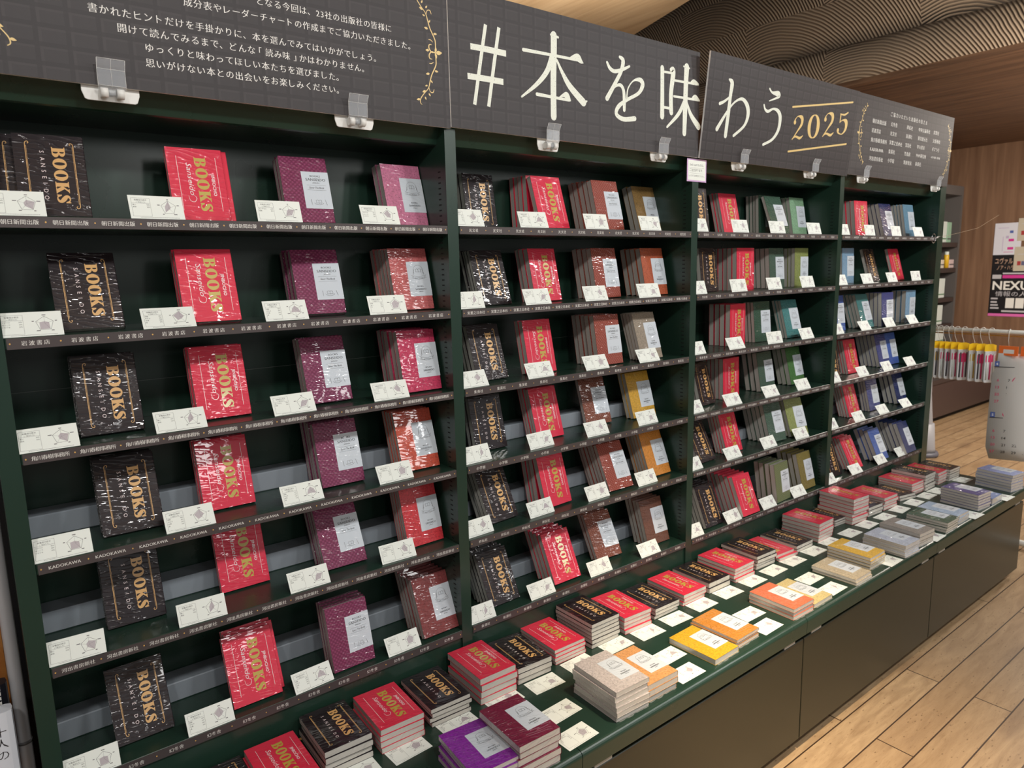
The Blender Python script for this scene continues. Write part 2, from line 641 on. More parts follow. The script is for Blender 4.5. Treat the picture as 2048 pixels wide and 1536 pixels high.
class Art:
    """flat print in (u, v) metres; each layer sits a hair above the one before"""
    def __init__(s):
        s.items = []

    def add(s, vs, fs, mi):
        s.items.append((vs, fs, mi))

    def rect(s, u0, v0, u1, v1, mi=0):
        s.add([(u0, v0), (u1, v0), (u1, v1), (u0, v1)], [(0, 1, 2, 3)], mi)

    def poly(s, pts, mi=0):
        s.add(list(pts), [tuple(range(len(pts)))], mi)

    def stroke(s, pts, mi=0, sub=6, cap=True):
        """brush stroke: (u, v, width) knots joined by a Catmull-Rom spline"""
        P = [Vector(p) for p in pts]
        if len(P) > 2:
            Q = []
            n = len(P)
            for i in range(n - 1):
                p0, p1, p2, p3 = P[max(i - 1, 0)], P[i], P[i + 1], P[min(i + 2, n - 1)]
                for k in range(sub):
                    t = k / sub
                    Q.append(0.5 * ((2 * p1) + (p2 - p0) * t + (2 * p0 - 5 * p1 + 4 * p2 - p3) * t * t + (3 * p1 - p0 - 3 * p2 + p3) * t ** 3))
            Q.append(P[-1])
        else:
            Q = P
        L, R = [], []
        n = len(Q)
        for i, q in enumerate(Q):
            d = Q[min(i + 1, n - 1)] - Q[max(i - 1, 0)]
            d.z = 0
            if d.length < 1e-9:
                d = Vector((1, 0, 0))
            d.normalize()
            w2 = max(q.z, 0) / 2
            L.append((q.x - d.y * w2, q.y + d.x * w2))
            R.append((q.x + d.y * w2, q.y - d.x * w2))
        vs = L + R
        fs = [(i, i + n, i + n + 1, i + 1) for i in range(n - 1)]
        if cap:
            for q, a in ((Q[0], L), (Q[-1], R)):
                b = len(vs)
                w2 = max(q.z, 0) / 2
                vs += [(q.x + w2 * cos(2 * pi * k / 10), q.y + w2 * sin(2 * pi * k / 10)) for k in range(10)]
                s.add(vs[b:], [tuple(range(10))], mi)
                vs = vs[:b]
        s.add(vs, fs, mi)

    def ring(s, cx, cy, r, wd, mi=0, a0=0, a1=2 * pi, n=22, ry=None):
        ry = ry or r
        s.stroke([(cx + r * cos(a0 + (a1 - a0) * k / n), cy + ry * sin(a0 + (a1 - a0) * k / n), wd) for k in range(n + 1)], mi, 1, False)

    def leaf(s, x0, y0, x1, y1, mi=0, fat=0.42):
        a, b = Vector((x0, y0)), Vector((x1, y1))
        d = b - a
        nrm = Vector((-d.y, d.x)) * fat * 0.5
        pts = []
        for k in range(7):
            t = k / 6
            pts.append(a + d * t + nrm * sin(pi * t ** 0.8))
        for k in range(5, 0, -1):
            t = k / 6
            pts.append(a + d * t - nrm * sin(pi * t ** 0.8))
        s.poly([(p.x, p.y) for p in pts], mi)

    def text(s, txt, u, v, size, mi=0, anchor='c', shear=0.0, offset=0.0, width=None, rot=0.0, mincho=False, res=2):
        shifts = (0.0,)
        if mincho:
            offset, shifts = -0.010, (-0.016, 0.0, 0.016)
        vs, fs, x0, x1 = text2d(txt, offset, res)
        k = size
        kx = size if width is None else width / max(x1 - x0, 1e-6)
        a = {'l': x0, 'c': (x0 + x1) / 2, 'r': x1}[anchor]
        cr, sr = cos(rot), sin(rot)
        for sh in shifts:
            out = []
            for x, y in vs:
                p = (x - a + sh) * kx + shear * y * k
                q = y * k
                out.append((u + p * cr - q * sr, v + p * sr + q * cr))
            s.add(out, fs, mi)

    def spaced(s, txt, u, v, pitch, size, mi=0, anchor='c', mincho=True, shear=0, half=0.55):
        """text set character by character at an even pitch"""
        adv = [pitch * (half if ord(ch) < 0x250 else 1.0) for ch in txt]
        tot = sum(adv)
        x = u - {'l': 0, 'c': tot / 2, 'r': tot}[anchor]
        for ch, a in zip(txt, adv):
            if ch != ' ':
                vs, fs, x0, x1 = text2d(ch)
                if ch in '、。':
                    s.text(ch, x + 0.05 * pitch, v, size, mi, 'l', mincho=mincho)
                else:
                    s.text(ch, x + a / 2, v, size, mi, 'c', mincho=mincho, shear=shear)
            x += a

    def onto(s, mb, fn, step=1.5e-5, base=1e-4):
        """fn(u, v, h) -> 3-D point, h = height above the printed surface"""
        for i, (vs, fs, mi) in enumerate(s.items):
            h = base + step * (i % 24)
            mb.raw([fn(u, v, h) for u, v in vs], fs, mi)


# fat-face capitals, unit cap height
def arc(cx, cy, rx, ry, a0, a1, n=12):
    return [(cx + rx * cos(radians(a0 + (a1 - a0) * k / n)), cy + ry * sin(radians(a0 + (a1 - a0) * k / n))) for k in range(n + 1)]


GL = {
    'B': (fill2d([[(0, 0), (0, .06), (.11, .09), (.11, .91), (0, .94), (0, 1)] + arc(.52, .755, .34, .245, 90, -70) + arc(.54, .27, .40, .27, 75, -90),
                  [(.43, .58), (.47, .58)] + arc(.47, .755, .10, .165, -90, 90, 8) + [(.43, .92)],
                  [(.43, .08), (.48, .08)] + arc(.48, .275, .12, .19, -90, 90, 8) + [(.43, .465)]]), 0.99),
    'O': (fill2d([arc(.5, .5, .5, .53, 0, 345, 23), arc(.5, .5, .15, .41, 0, 340, 17)]), 1.03),
    'K': (fill2d([[(0, 0), (0, .06), (.11, .09), (.11, .91), (0, .94), (0, 1), (.55, 1), (.55, .94), (.45, .91), (.45, .56), (.76, .91), (.66, .94), (.66, 1), (1.04, 1), (1.04, .94), (.93, .91), (.68, .63), (1.02, .09), (1.1, .06), (1.1, 0), (.58, 0), (.58, .06), (.67, .09), (.48, .40), (.45, .37), (.45, .09), (.55, .06), (.55, 0)]]), 1.12),
}
_sa = Art()
_sa.stroke([(.73, .70, .05), (.68, .86, .09), (.45, .96, .10), (.22, .86, .20), (.22, .70, .29), (.42, .53, .36), (.62, .34, .30), (.62, .16, .22), (.40, .04, .10), (.17, .10, .09), (.08, .30, .05)], 0, 6, False)
_sa.poly([(.70, .64), (.80, .64), (.80, 1.0), (.74, 1.0), (.60, .86)])
_sa.poly([(.02, 0), (.08, 0), (.24, .14), (.12, .36), (.02, .36)])


def books_word(art, fn, mi, gap=0.05, inset=None):
    """BOOKS set in fat-face capitals; fn maps (along, up) in cap heights to (u, v)"""
    x = 0.0
    for ch in 'BOOKS':
        if ch == 'S':
            for vs, fs, m in _sa.items:
                art.add([fn(x + a, b) for a, b in vs], fs, mi)
            x += 0.82
        else:
            (vs, fs), wd = GL[ch]
            art.add([fn(x + a, b) for a, b in vs], fs, mi)
            x += wd + gap
    return x


BOOKS_LEN = 0.99 + 1.03 * 2 + 1.12 + 0.82 + 4 * 0.05

# ------------------------------------------------------------------ layout data (metres, degrees)
# bay, shelf, kind, colour, count, x, y, turn, lean, spacing
SHELF_BOOKS=[
(1,1,'K','black',2,0.0641,0.0509,-5.2,17.3,0.0165),
(1,1,'R','red',2,0.3113,0.0729,-2,16.1,0.0165),
(1,1,'A','plum',2,0.534,0.0765,-3.7,17.1,0.023),
(1,1,'C','pink',2,0.7788,0.0795,0.1,15.5,0.023),
(1,2,'K','black',1,0.0968,0.0462,-1.1,23.6,0.0165),
(1,2,'R','red',2,0.3012,0.0295,-3,19.4,0.023),
(1,2,'A','plum',3,0.5432,0.0714,-5.6,19.2,0.0228),
(1,2,'C','salmon',5,0.7732,0.0603,0.1,13.1,0.0176),
(1,3,'K','black',2,0.1124,0.0552,-0.4,15.4,0.023),
(1,3,'R','red',2,0.3154,0.0599,-0.7,14.9,0.0165),
(1,3,'A','plum',2,0.5457,0.0591,0.9,15.5,0.022),
(1,3,'C','crimson',5,0.7735,0.0389,0.8,12.4,0.0213),
(1,4,'K','black',3,0.1279,0.0535,-0.7,21.3,0.0165),
(1,4,'R','red',2,0.3137,0.0753,0.4,15.5,0.0165),
(1,4,'A','plum',4,0.5647,0.0631,-0.3,16.1,0.0188),
(1,4,'C','vermilion',4,0.7669,0.0536,0,16.9,0.0137),
(1,5,'K','black',2,0.1192,0.0805,-0.1,16.5,0.0165),
(1,5,'R','red',1,0.3376,0.0991,0.6,16.4,0.0165),
(1,5,'A','plum',4,0.5553,0.0563,-0.2,25.1,0.0165),
(1,5,'C','scarlet',4,0.7692,0.0499,1.7,15.3,0.0138),
(1,6,'K','black',1,0.1069,0.0502,1.2,26.5,0.0165),
(1,6,'R','red',3,0.3226,0.0271,0.2,22.9,0.0165),
(1,6,'A','plum',4,0.5456,0.0212,1.3,14.2,0.0137),
(1,6,'C','maroon',5,0.7818,0.0144,0.7,23,0.0173),
(2,1,'K','black',2,1.0438,0.1458,3.4,8.7,0.0165),
(2,1,'R','red',5,1.2246,0.0612,-0.4,17.8,0.0184),
(2,1,'A','rust',5,1.4558,0.0724,-1.3,14.6,0.02),
(2,1,'C','bronze',2,1.6818,0.1171,0.2,16.4,0.023),
(2,2,'K','black',4,1.02,0.0656,1.1,18.2,0.0125),
(2,2,'R','red',3,1.2171,0.0814,3.4,12.4,0.019),
(2,2,'A','rust',4,1.4437,0.0693,1.4,11.2,0.02),
(2,2,'C','russet',4,1.657,0.0685,-0,11.8,0.022),
(2,3,'K','black',3,0.9964,0.0565,2.2,17.8,0.0165),
(2,3,'R','red',2,1.1729,0.0588,3.1,11.5,0.0165),
(2,3,'A','rust',5,1.4214,0.0405,0.6,9.7,0.0192),
(2,3,'C','taupe',4,1.6004,0.0353,2.1,16.8,0.0125),
(2,4,'K','black',2,1.0082,0.0893,-0.9,13.7,0.0165),
(2,4,'R','red',4,1.2146,0.0789,2,16,0.0125),
(2,4,'A','chestnut',1,1.4398,0.1122,-2.8,17.7,0.0165),
(2,4,'C','ochre',2,1.6221,0.0855,-1.4,17.2,0.0165),
(2,5,'K','black',4,1.0154,0.0435,5.8,25.4,0.0165),
(2,5,'R','red',4,1.2134,0.0426,4.2,16.5,0.018),
(2,5,'A','rust',6,1.4543,0.0287,-0.7,24.7,0.016),
(2,5,'C','tangerine',5,1.66,0.0474,0.8,21.4,0.0135),
(2,6,'K','black',5,1.0034,0.0369,1.4,27.1,0.0165),
(2,6,'R','red',4,1.2271,0.0273,0.1,25.6,0.0198),
(2,6,'A','chestnut',2,1.442,0.0699,-3.4,28.4,0.0165),
(2,6,'C','umber',4,1.6525,0.0467,-1.4,18.4,0.0162),
(3,1,'K','black',1,1.8873,0.0837,0.2,7.4,0.0165),
(3,1,'R','red',3,2.1332,0.1254,-0.3,13.4,0.0125),
(3,1,'A','forest',5,2.3616,0.073,-1.3,19.9,0.0139),
(3,1,'C','sage',3,2.5621,0.1154,0.5,9.7,0.0158),
(3,2,'K','black',2,1.9391,0.0711,4.2,6.3,0.0165),
(3,2,'R','red',5,2.1271,0.0657,-0.4,1.7,0.0199),
(3,2,'A','moss',4,2.3587,0.0798,2.2,4.3,0.0192),
(3,2,'C','olive',4,2.5176,0.0748,2.4,1.9,0.0152),
(3,3,'R','red',4,2.0944,0.0645,4.5,1,0.023),
(3,3,'A','forest',3,2.2613,0.0722,-0.2,5.3,0.0138),
(3,3,'C','teal',3,2.4621,0.062,-1.6,15.1,0.0125),
(3,4,'K','black',2,1.9349,0.0607,8.8,14.9,0.0165),
(3,4,'R','red',5,2.102,0.0915,2.5,2,0.018),
(3,4,'A','moss',3,2.3321,0.0862,1.8,10.1,0.023),
(3,4,'C','grass',3,2.5433,0.0851,0.4,14,0.02),
(3,5,'K','black',1,1.8976,0.0358,3.8,26.6,0.0165),
(3,5,'R','red',4,2.0815,0.0543,2.9,17,0.0125),
(3,5,'A','moss',5,2.3326,0.0376,-2.3,16.3,0.0196),
(3,5,'C','olive',3,2.4797,0.0385,-7.4,18.7,0.0165),
(3,6,'K','black',4,1.9235,0.0187,1.3,22.8,0.0165),
(3,6,'R','red',6,2.114,-0.0009,-0,22.1,0.0199),
(3,6,'A','fern',4,2.3494,0.0082,3.8,8.5,0.023),
(3,6,'C','khaki',4,2.5561,0.0235,1.8,14,0.023),
(4,1,'R','red',3,2.9887,0.0806,-3,6.4,0.0192),
(4,1,'A','navy',3,3.234,0.0736,-2.5,14.5,0.0185),
(4,1,'C','steel',4,3.4137,0.0595,-0.5,9.8,0.0138),
(4,2,'A','sky',1,2.8925,0.0795,1.2,2.8,0.0165),
(4,2,'K','black',1,3.1345,0.0789,2,16.2,0.0165),
(4,2,'R','red',1,3.3421,0.0671,0.2,15.7,0.0165),
(4,3,'A','azure',1,2.8093,0.0636,0.1,7.7,0.0165),
(4,3,'A','teal',4,3.0199,0.0439,-0.1,16.7,0.0155),
(4,3,'A','indigo',4,3.1657,0.0306,-1.9,3.6,0.0183),
(4,3,'C','sky',3,3.4311,0.0474,0.7,1,0.023),
(4,4,'K','black',1,2.7577,0.0441,-0.1,11.8,0.0165),
(4,4,'R','red',3,2.9662,0.0673,0.6,13.7,0.0125),
(4,4,'A','indigo',5,3.2653,0.0717,0.4,14.5,0.0181),
(4,4,'C','azure',1,3.3678,0.076,0.4,13.3,0.0165),
(4,5,'R','red',4,2.9849,0.0617,1,16.7,0.0125),
(4,5,'A','indigo',3,3.1763,0.0626,-0.2,13.5,0.013),
(4,5,'C','navy',3,3.4352,0.055,0.5,16.1,0.023),
(4,6,'K','black',1,2.7903,0.0345,0.1,20.1,0.0165),
(4,6,'R','red',3,2.9709,0.0311,0.5,26.6,0.0148),
(4,6,'A','azure',3,3.1919,0.018,0.5,24.6,0.023),
(4,6,'C','navy',5,3.4223,-0.0078,0.7,23.2,0.0214)]
SHELF_CARDS=[
(1,1,0.0063,0.0037,-0.1,21.6),
(1,1,0.2228,0.0034,2.8,18.4),
(1,1,0.4464,0.0034,0.6,17.8),
(1,1,0.6715,0.0043,-0.6,21.7),
(1,2,0.0101,0.0062,-0,24.7),
(1,2,0.224,0.0059,-1.2,34),
(1,2,0.4474,0.0064,1.2,24.9),
(1,2,0.6778,0.0062,-2.8,21.3),
(1,3,0.0127,0.0011,1,31.7),
(1,3,0.2268,0.005,-0.4,32.8),
(1,3,0.4501,0.0073,0.9,27.7),
(1,3,0.6781,0.009,-0,26.1),
(1,4,0.0126,0.0044,-0.4,31.2),
(1,4,0.2257,0.0049,0.9,29.8),
(1,4,0.4544,0.0082,1,28.3),
(1,4,0.6819,0.0119,1.6,28.4),
(1,5,0.0132,0.0045,-3.3,29.3),
(1,5,0.2303,0.0048,-1.2,24.9),
(1,5,0.4539,0.0054,0.1,29),
(1,5,0.6766,0.0117,-1.5,25.9),
(1,6,0.0139,-0.0006,-0.1,26.7),
(1,6,0.2255,-0.0004,0.4,30.2),
(1,6,0.4467,0.0002,3.1,34.2),
(1,6,0.6768,0.005,1,31.8),
(2,1,0.9046,0.0051,-0.7,22.3),
(2,1,1.1088,0.0054,-2.6,21.5),
(2,1,1.3384,0.0058,1.2,17.9),
(2,1,1.5609,0.0056,0.9,18.1),
(2,2,0.9008,0.0064,-0.2,21.5),
(2,2,1.1228,0.0065,2.1,23.3),
(2,2,1.3371,0.0069,1,21.4),
(2,2,1.5555,0.006,-3.3,20.8),
(2,3,0.9086,0.0078,1.3,29.3),
(2,3,1.1289,0.0092,0.5,27.1),
(2,3,1.3397,0.0084,-1,29.4),
(2,3,1.5619,0.0075,-0.9,30.1),
(2,4,0.918,0.0131,3.6,25.6),
(2,4,1.1362,0.0158,3.6,24.4),
(2,4,1.348,0.0133,1.2,27),
(2,4,1.566,0.0133,0.8,25.1),
(2,5,0.9148,0.0111,2.5,26),
(2,5,1.1336,0.0183,1.9,27.3),
(2,5,1.3517,0.0145,1.5,28.3),
(2,5,1.5677,0.0137,0.9,28.1),
(2,6,0.9057,0.0042,-1,27.7),
(2,6,1.122,0.0065,0.4,32.9),
(2,6,1.3515,0.0061,-0.5,30.8),
(2,6,1.5705,0.002,-0.5,35.8),
(3,1,1.7886,0.006,-0.4,19.1),
(3,1,2.0118,0.0055,0.3,15.5),
(3,1,2.2298,0.0048,-1.9,15),
(3,1,2.4783,0.0043,-0.9,16),
(3,2,1.7908,0.0066,-0,18.6),
(3,2,2.0173,0.0077,0.5,16.7),
(3,2,2.234,0.0072,0.9,17.8),
(3,2,2.4546,0.007,-0.5,17.8),
(3,3,1.7952,0.0076,0.7,24.1),
(3,3,2.0133,0.0072,-0.3,28.7),
(3,3,2.2456,0.0082,-2.1,16.4),
(3,3,2.469,0.0062,0.5,25.7),
(3,4,1.7986,0.0104,2.3,27.5),
(3,4,2.0087,0.0089,0.4,31.1),
(3,4,2.2436,0.0094,-0.9,30.4),
(3,4,2.4599,0.0081,-1.2,29.5),
(3,5,1.7972,0.009,1.8,31.2),
(3,5,2.0207,0.0095,0.9,31.5),
(3,5,2.2449,0.0087,1.1,30.6),
(3,5,2.4616,0.008,-2,30.2),
(3,6,1.7969,0.0031,-1.2,31.5),
(3,6,2.0218,0.0002,1.9,33.8),
(3,6,2.2459,-0.0004,0.6,34.8),
(3,6,2.454,-0.0025,-1.7,35.9),
(4,1,2.697,0.005,-0.7,17.3),
(4,1,2.9163,0.0044,1.8,12.4),
(4,1,3.1528,0.0042,0.6,14.1),
(4,1,3.3716,0.0039,-1.3,18),
(4,2,2.708,0.0066,0.2,20.9),
(4,2,2.9264,0.007,-0.3,21.4),
(4,2,3.1508,0.007,0.1,20.1),
(4,2,3.3821,0.0071,-1.1,13.7),
(4,3,2.6991,0.0063,0.1,24.5),
(4,3,2.9365,0.0062,1,32.5),
(4,3,3.1577,0.0067,-0.3,28.3),
(4,3,3.3879,0.0061,-0.5,31.1),
(4,4,2.6953,0.0061,0,28.3),
(4,4,2.9379,0.006,0.7,30.1),
(4,4,3.1623,0.0056,0.7,30.4),
(4,4,3.3921,0.0054,-0.5,32.3),
(4,5,2.6925,0.0055,-0.1,30.3),
(4,5,2.9224,0.0042,-0,31.8),
(4,5,3.1485,0.0058,-0.4,35.5),
(4,5,3.3705,0.0017,-1.1,38.4),
(4,6,2.6884,0.0005,-2.5,33.9),
(4,6,2.9169,-0.0031,-1.6,37.8),
(4,6,3.153,-0.0038,-0,37),
(4,6,3.3538,-0.0011,-1.5,35.5)]
STACKS=[
('K','black',3,0.2088,-0.1677,-0,0.013),
('R','red',3,0.3196,-0.1688,-0.6,0.0152),
('K','black',4,0.443,-0.1524,-1.5,0.0146),
('R','red',4,0.5657,-0.1596,-2.2,0.014),
('K','black',4,0.6939,-0.1539,-1.9,0.0113),
('R','red',4,0.8297,-0.155,-1.3,0.0164),
('K','black',3,0.9454,-0.1527,-3.5,0.0151),
('R','red',4,1.0758,-0.1415,-1.3,0.0103),
('K','black',6,1.2029,-0.149,-0.6,0.0119),
('R','red',4,1.3263,-0.1524,-3.5,0.0124),
('K','black',3,1.4559,-0.1535,-1.5,0.0113),
('R','red',3,1.5849,-0.1536,-1.1,0.0121),
('K','black',2,1.7128,-0.1505,-0.9,0.017),
('R','red',4,1.8384,-0.1578,-0,0.0119),
('K','black',4,1.9724,-0.1509,-2.3,0.0124),
('R','red',2,2.0928,-0.1568,-3,0.0108),
('K','black',2,2.2075,-0.1576,-0.8,0.0125),
('R','red',5,2.3529,-0.1606,1.3,0.0144),
('K','black',3,2.5469,-0.119,-3.6,0.009),
('R','red',7,2.6169,-0.1541,-4.5,0.0149),
('K','black',3,2.7465,-0.1541,-3.5,0.0136),
('R','red',4,2.8732,-0.157,-2.8,0.0134),
('K','black',2,3.0368,-0.1476,-11.5,0.0118),
('R','red',5,3.15,-0.1481,-2.6,0.0107),
('K','black',5,3.2554,-0.1602,-0.2,0.0147),
('R','red',4,3.4006,-0.1575,-0.3,0.0138),
('K','black',5,3.4894,-0.1724,-2.2,0.0111),
('C','violet',5,0.6412,-0.398,-4.6,0.0109),
('C','burgundy',5,0.7428,-0.4138,-2.1,0.0156),
('C','oatmeal',6,1.0259,-0.4075,-2.9,0.0125),
('C','apricot',3,1.1345,-0.4063,-1.7,0.0159),
('C','yellow',1,1.39,-0.409,1.4,0.0163),
('C','caramel',3,1.5002,-0.3983,1.3,0.0086),
('C','coral',3,1.7529,-0.4132,-1,0.012),
('C','sand',1,1.8694,-0.4114,0.4,0.0127),
('C','mushroom',2,2.1066,-0.4174,0.5,0.0102),
('C','gold',4,2.2533,-0.3931,0.6,0.011),
('C','lavender',6,2.4447,-0.4237,-1.8,0.0074),
('C','stone',4,2.5745,-0.4163,-3.9,0.0127),
('C','bottle',4,2.7955,-0.4243,-0.2,0.01),
('C','mist',3,2.9166,-0.4135,-1.1,0.0119),
('C','ink',6,3.1458,-0.4052,-5.9,0.0111),
('C','denim',1,3.2709,-0.4171,-0.2,0.0267),
('C','periwinkle',6,3.5095,-0.4134,-7.9,0.0129)]
LEDGE_CARDS=[(0.5,-0.176),(0.618,-0.184),(0.75,-0.176),(0.884,-0.172),(1.002,-0.183),(1.131,-0.176),(1.27,-0.173),(1.387,-0.183),(1.508,-0.182),(1.638,-0.18),(1.765,-0.181),(1.895,-0.184),(2.018,-0.185),(2.138,-0.184),(2.27,-0.186),(2.395,-0.185),(2.532,-0.186),(2.669,-0.187),(2.804,-0.193),(2.94,-0.193),(3.071,-0.194),(3.202,-0.191),(3.306,-0.191),(3.561,-0.2),(0.959,-0.296),(0.927,-0.382),(1.335,-0.301),(1.307,-0.38),(1.693,-0.305),(1.668,-0.38),(2.049,-0.295),(2.036,-0.379),(2.383,-0.399),(2.726,-0.406),(3.081,-0.408),(3.417,-0.412)]
# headline brush strokes and vine, millimetres on the board
HEAD_A=[[(104.9,237.9,9.1),(85.9,147.1,9.2),(67.4,56.4,9.2)],
[(143.7,238.2,9.4),(125.5,148.5,9.5),(107.8,56.6,9.5)],
[(60.1,183.3,13.3),(111.2,183.9,13.6),(163.3,183.3,13.9)],
[(49.6,117.4,13.3),(101.7,118.1,13.6),(153.3,118,13.9)],
[(216.8,200.9,8.5),(302.5,202.9,7.2),(399.4,204.4,6.6)],
[(367.3,204.3,2.4),(381.9,210.6,8.2),(396.5,210.8,18.8),(408.2,203.3,11.6),(415.9,200.3,2.9)],
[(315.5,250.5,19.9),(314.9,215.9,19.9),(312.4,136.4,19),(312.1,56.1,19.2)],
[(306.1,250.4,5.8),(329.9,248.2,5.9)],
[(309,197.3,16.6),(290.7,161.1,13.9),(257.4,127,10.6),(208.8,91.6,4.8)],
[(324.6,193.7,5.6),(343.9,164.7,11),(369.4,135.9,16.7),(416.3,102.8,20.2)],
[(416.2,98.6,6.3),(428.4,107.6,4.5)],
[(257.9,103.6,8.8),(300.7,103,7.3),(366,102.1,6.7)],
[(331.6,104.8,2.4),(346,111.8,9),(357.5,112.1,18),(370.1,101.8,4.2)],
[(504.2,215.3,7.3),(515.6,201.8,10.5),(534.8,197,10.1),(567.2,207.2,8.6),(591,218,6.1)],
[(552.8,236.2,7.8),(565.8,228.4,13.5),(557.5,199.4,11.9),(531.6,161.6,11.7),(504.1,123.9,13.8)],
[(506,125,10.3),(531.6,155.2,5.2),(554.3,164.6,9.4),(567.5,153.4,10.7),(570.9,127.8,11.9),(571,101.6,10.6)],
[(580.8,133.4,5.2),(586,160.1,4.2),(607.3,182.6,4.3),(634.5,188.5,12.9),(644.9,176.7,14.9),(628,152.4,10.1),(580.9,129,9.4),(547.9,107.7,12.1),(540.2,87.3,12),(567.8,77.2,12.2),(613.5,83.4,13.2)],
[(727.5,233.7,15.9),(728.7,165.1,16),(729.1,102.1,17.5)],
[(765.5,234.7,10.9),(776.7,230.9,18.8),(767.6,170.1,16.4),(769.5,117.2,16.5)],
[(725.5,224.4,6.4),(769.4,226.2,6.5)],
[(730.9,128,7.4),(770,127.9,7.5)],
[(784.7,207.7,6.5),(838,209.4,6.6),(885,210.5,6.7)],
[(855,210.8,2.8),(870.6,216.2,12.8),(891.3,211.4,7.5)],
[(780.5,163.4,6.5),(839.2,165,6.7),(894.4,166.1,6.8)],
[(861.1,165.8,2.9),(878.2,172.7,14.7),(898.4,165.6,5.7)],
[(836.8,252.5,21.3),(834.2,206.6,19.9),(832.2,135.9,20),(830.3,64.6,17)],
[(823,252.3,4.9),(849.2,250.6,4.9)],
[(827.9,153.3,12.8),(802,116.1,12.3),(751.8,74.9,6.6)],
[(839.5,155.6,6),(860,120.1,14.7),(896.8,90.3,20.3)]]
HEAD_B=[[(103.3,236.8,5.9),(118.9,228.1,17.5),(117.8,193.3,14.9),(117.4,138.7,16.4),(115.9,74.6,15.1)],
[(69.3,163.6,10),(91.2,172.7,8.3),(123.4,193.2,5.6)],
[(69,89.8,13.8),(91.5,120.3,11.3),(119,154.5,7.1),(148.6,179.5,6.5),(182,189.4,10.2),(210.9,172.9,16.7),(220.6,145.9,16.1),(206.1,112.1,10.2),(157.3,78.4,9.1)],
[(321.4,237.9,6.4),(338.4,228.6,7.3),(372,228.7,18),(378.1,220.4,9),(327.9,201.9,3.6)],
[(300.9,186.5,6.7),(310,174,8),(328,169.8,9.9),(356.6,180.5,6.9),(385.4,176.2,13.4),(402.3,157,17.4),(400,118.5,14.3),(372,86.1,9.7),(323.5,65.8,8.7)]]
HEAD_GOLD=[[(468.1,199.4,6),(656.7,228.6,5.8),(860.2,260.1,6.1)],
[(477,56,6.3),(663.4,84.1,6.1),(858.3,113.1,6.3)],
[(494.1,152.8,14.9),(494.9,162.4,4.8),(509.5,173.9,3.6),(534.3,170.9,15.2),(537.1,151.5,12.6),(517.9,127.7,6.1),(490.6,96.7,3.4)],
[(491.6,99.4,3.1),(510.5,108.1,6.2),(537,105.2,8.9),(554.3,114.8,3.3)],
[(645.3,154.3,19.6),(644.9,144.3,18.7),(642.5,134.9,16.3),(638.3,126.5,12.8),(632.6,119.9,8.8),(625.8,115.4,5.2),(618.4,113.4,3.2),(610.9,114.1,6),(603.7,117.2,9.8),(597.5,122.7,13.7),(592.5,130.1,16.8),(589.2,139,18.6),(587.7,148.6,19.1),(588.2,158.4,18.1),(590.6,167.8,15.8),(594.7,176,12.4),(600.3,182.6,8.5),(606.9,187,5.1),(614.3,189.1,3.1),(621.8,188.6,6),(628.9,185.6,9.9),(635.2,180.3,13.9),(640.3,172.9,17.1),(643.7,164.1,19.1),(645.3,154.3,19.5)],
[(687.3,182.5,16.3),(688,192.6,5.1),(703.8,204.7,3.7),(731,201.7,16.6),(734.5,181.5,13.6),(714,156.5,6.6),(684.7,124,3.7)],
[(685.7,126.8,3.3),(706.2,136.1,6.5),(735.4,133.2,9.4),(754.2,143.3,3.5)],
[(784.6,211.2,3.7),(813.8,211.6,6.6),(837.2,221.6,5.5)],
[(788.6,210.7,6.7),(789.5,183.9,6.7)],
[(787.9,182.8,3.4),(810,193,5.1),(833.6,187.5,19.5),(834.8,162.7,13),(814.1,144.3,3.8),(787.9,146.5,7),(783.4,154.5,15.7)]]
VINE_STEMS=[[(864.1,162.6,4),(865.5,138.4,4.2),(863.3,127.6,4.2),(852.8,108.6,4),(847.8,93.9,4),(842.8,79.2,2.9),(831.5,67.3,2.9),(822.4,55.6,3.3),(820.7,46.7,3),(824.8,43,2.1)],
[(862.9,156.1,2.3),(855.2,157.7,3.5),(848.4,150.4,4.4),(849.3,142.9,3.7),(855.3,142.1,2.2)],
[(848,132.3,1.4),(853.1,132.4,3),(858.5,136,1.4)],
[(843.8,82.9,2.2),(847.7,72.8,2.6),(854.6,71.9,3.6),(857.5,78.3,2)]]
VINE_LEAVES=[(861.1, 118.5, 870.6, 117.4), (847.8, 110.7, 837.8, 108.6), (850.1, 97.0, 854.6, 91.3), (841.4, 85.3, 834.4, 83.0), (836.5, 73.1, 826.9, 69.5), (843.2, 68.7, 848.1, 63.0), (833.3, 60.5, 836.4, 53.8), (821.1, 54.1, 811.7, 51.9)]
VINE_FLOWER=[(865.9, 156.6, 882.2, 159.2), (864.6, 155.0, 867.6, 145.0), (864.7, 158.5, 866.9, 168.3), (848.9, 159.5, 839.0, 158.6)]

# ------------------------------------------------------------------ room shell
def quad_obj(name, mat, pts, thick=None):
    mb = MB()
    mb.face(pts)
    return struct(mb.build(name, mat))


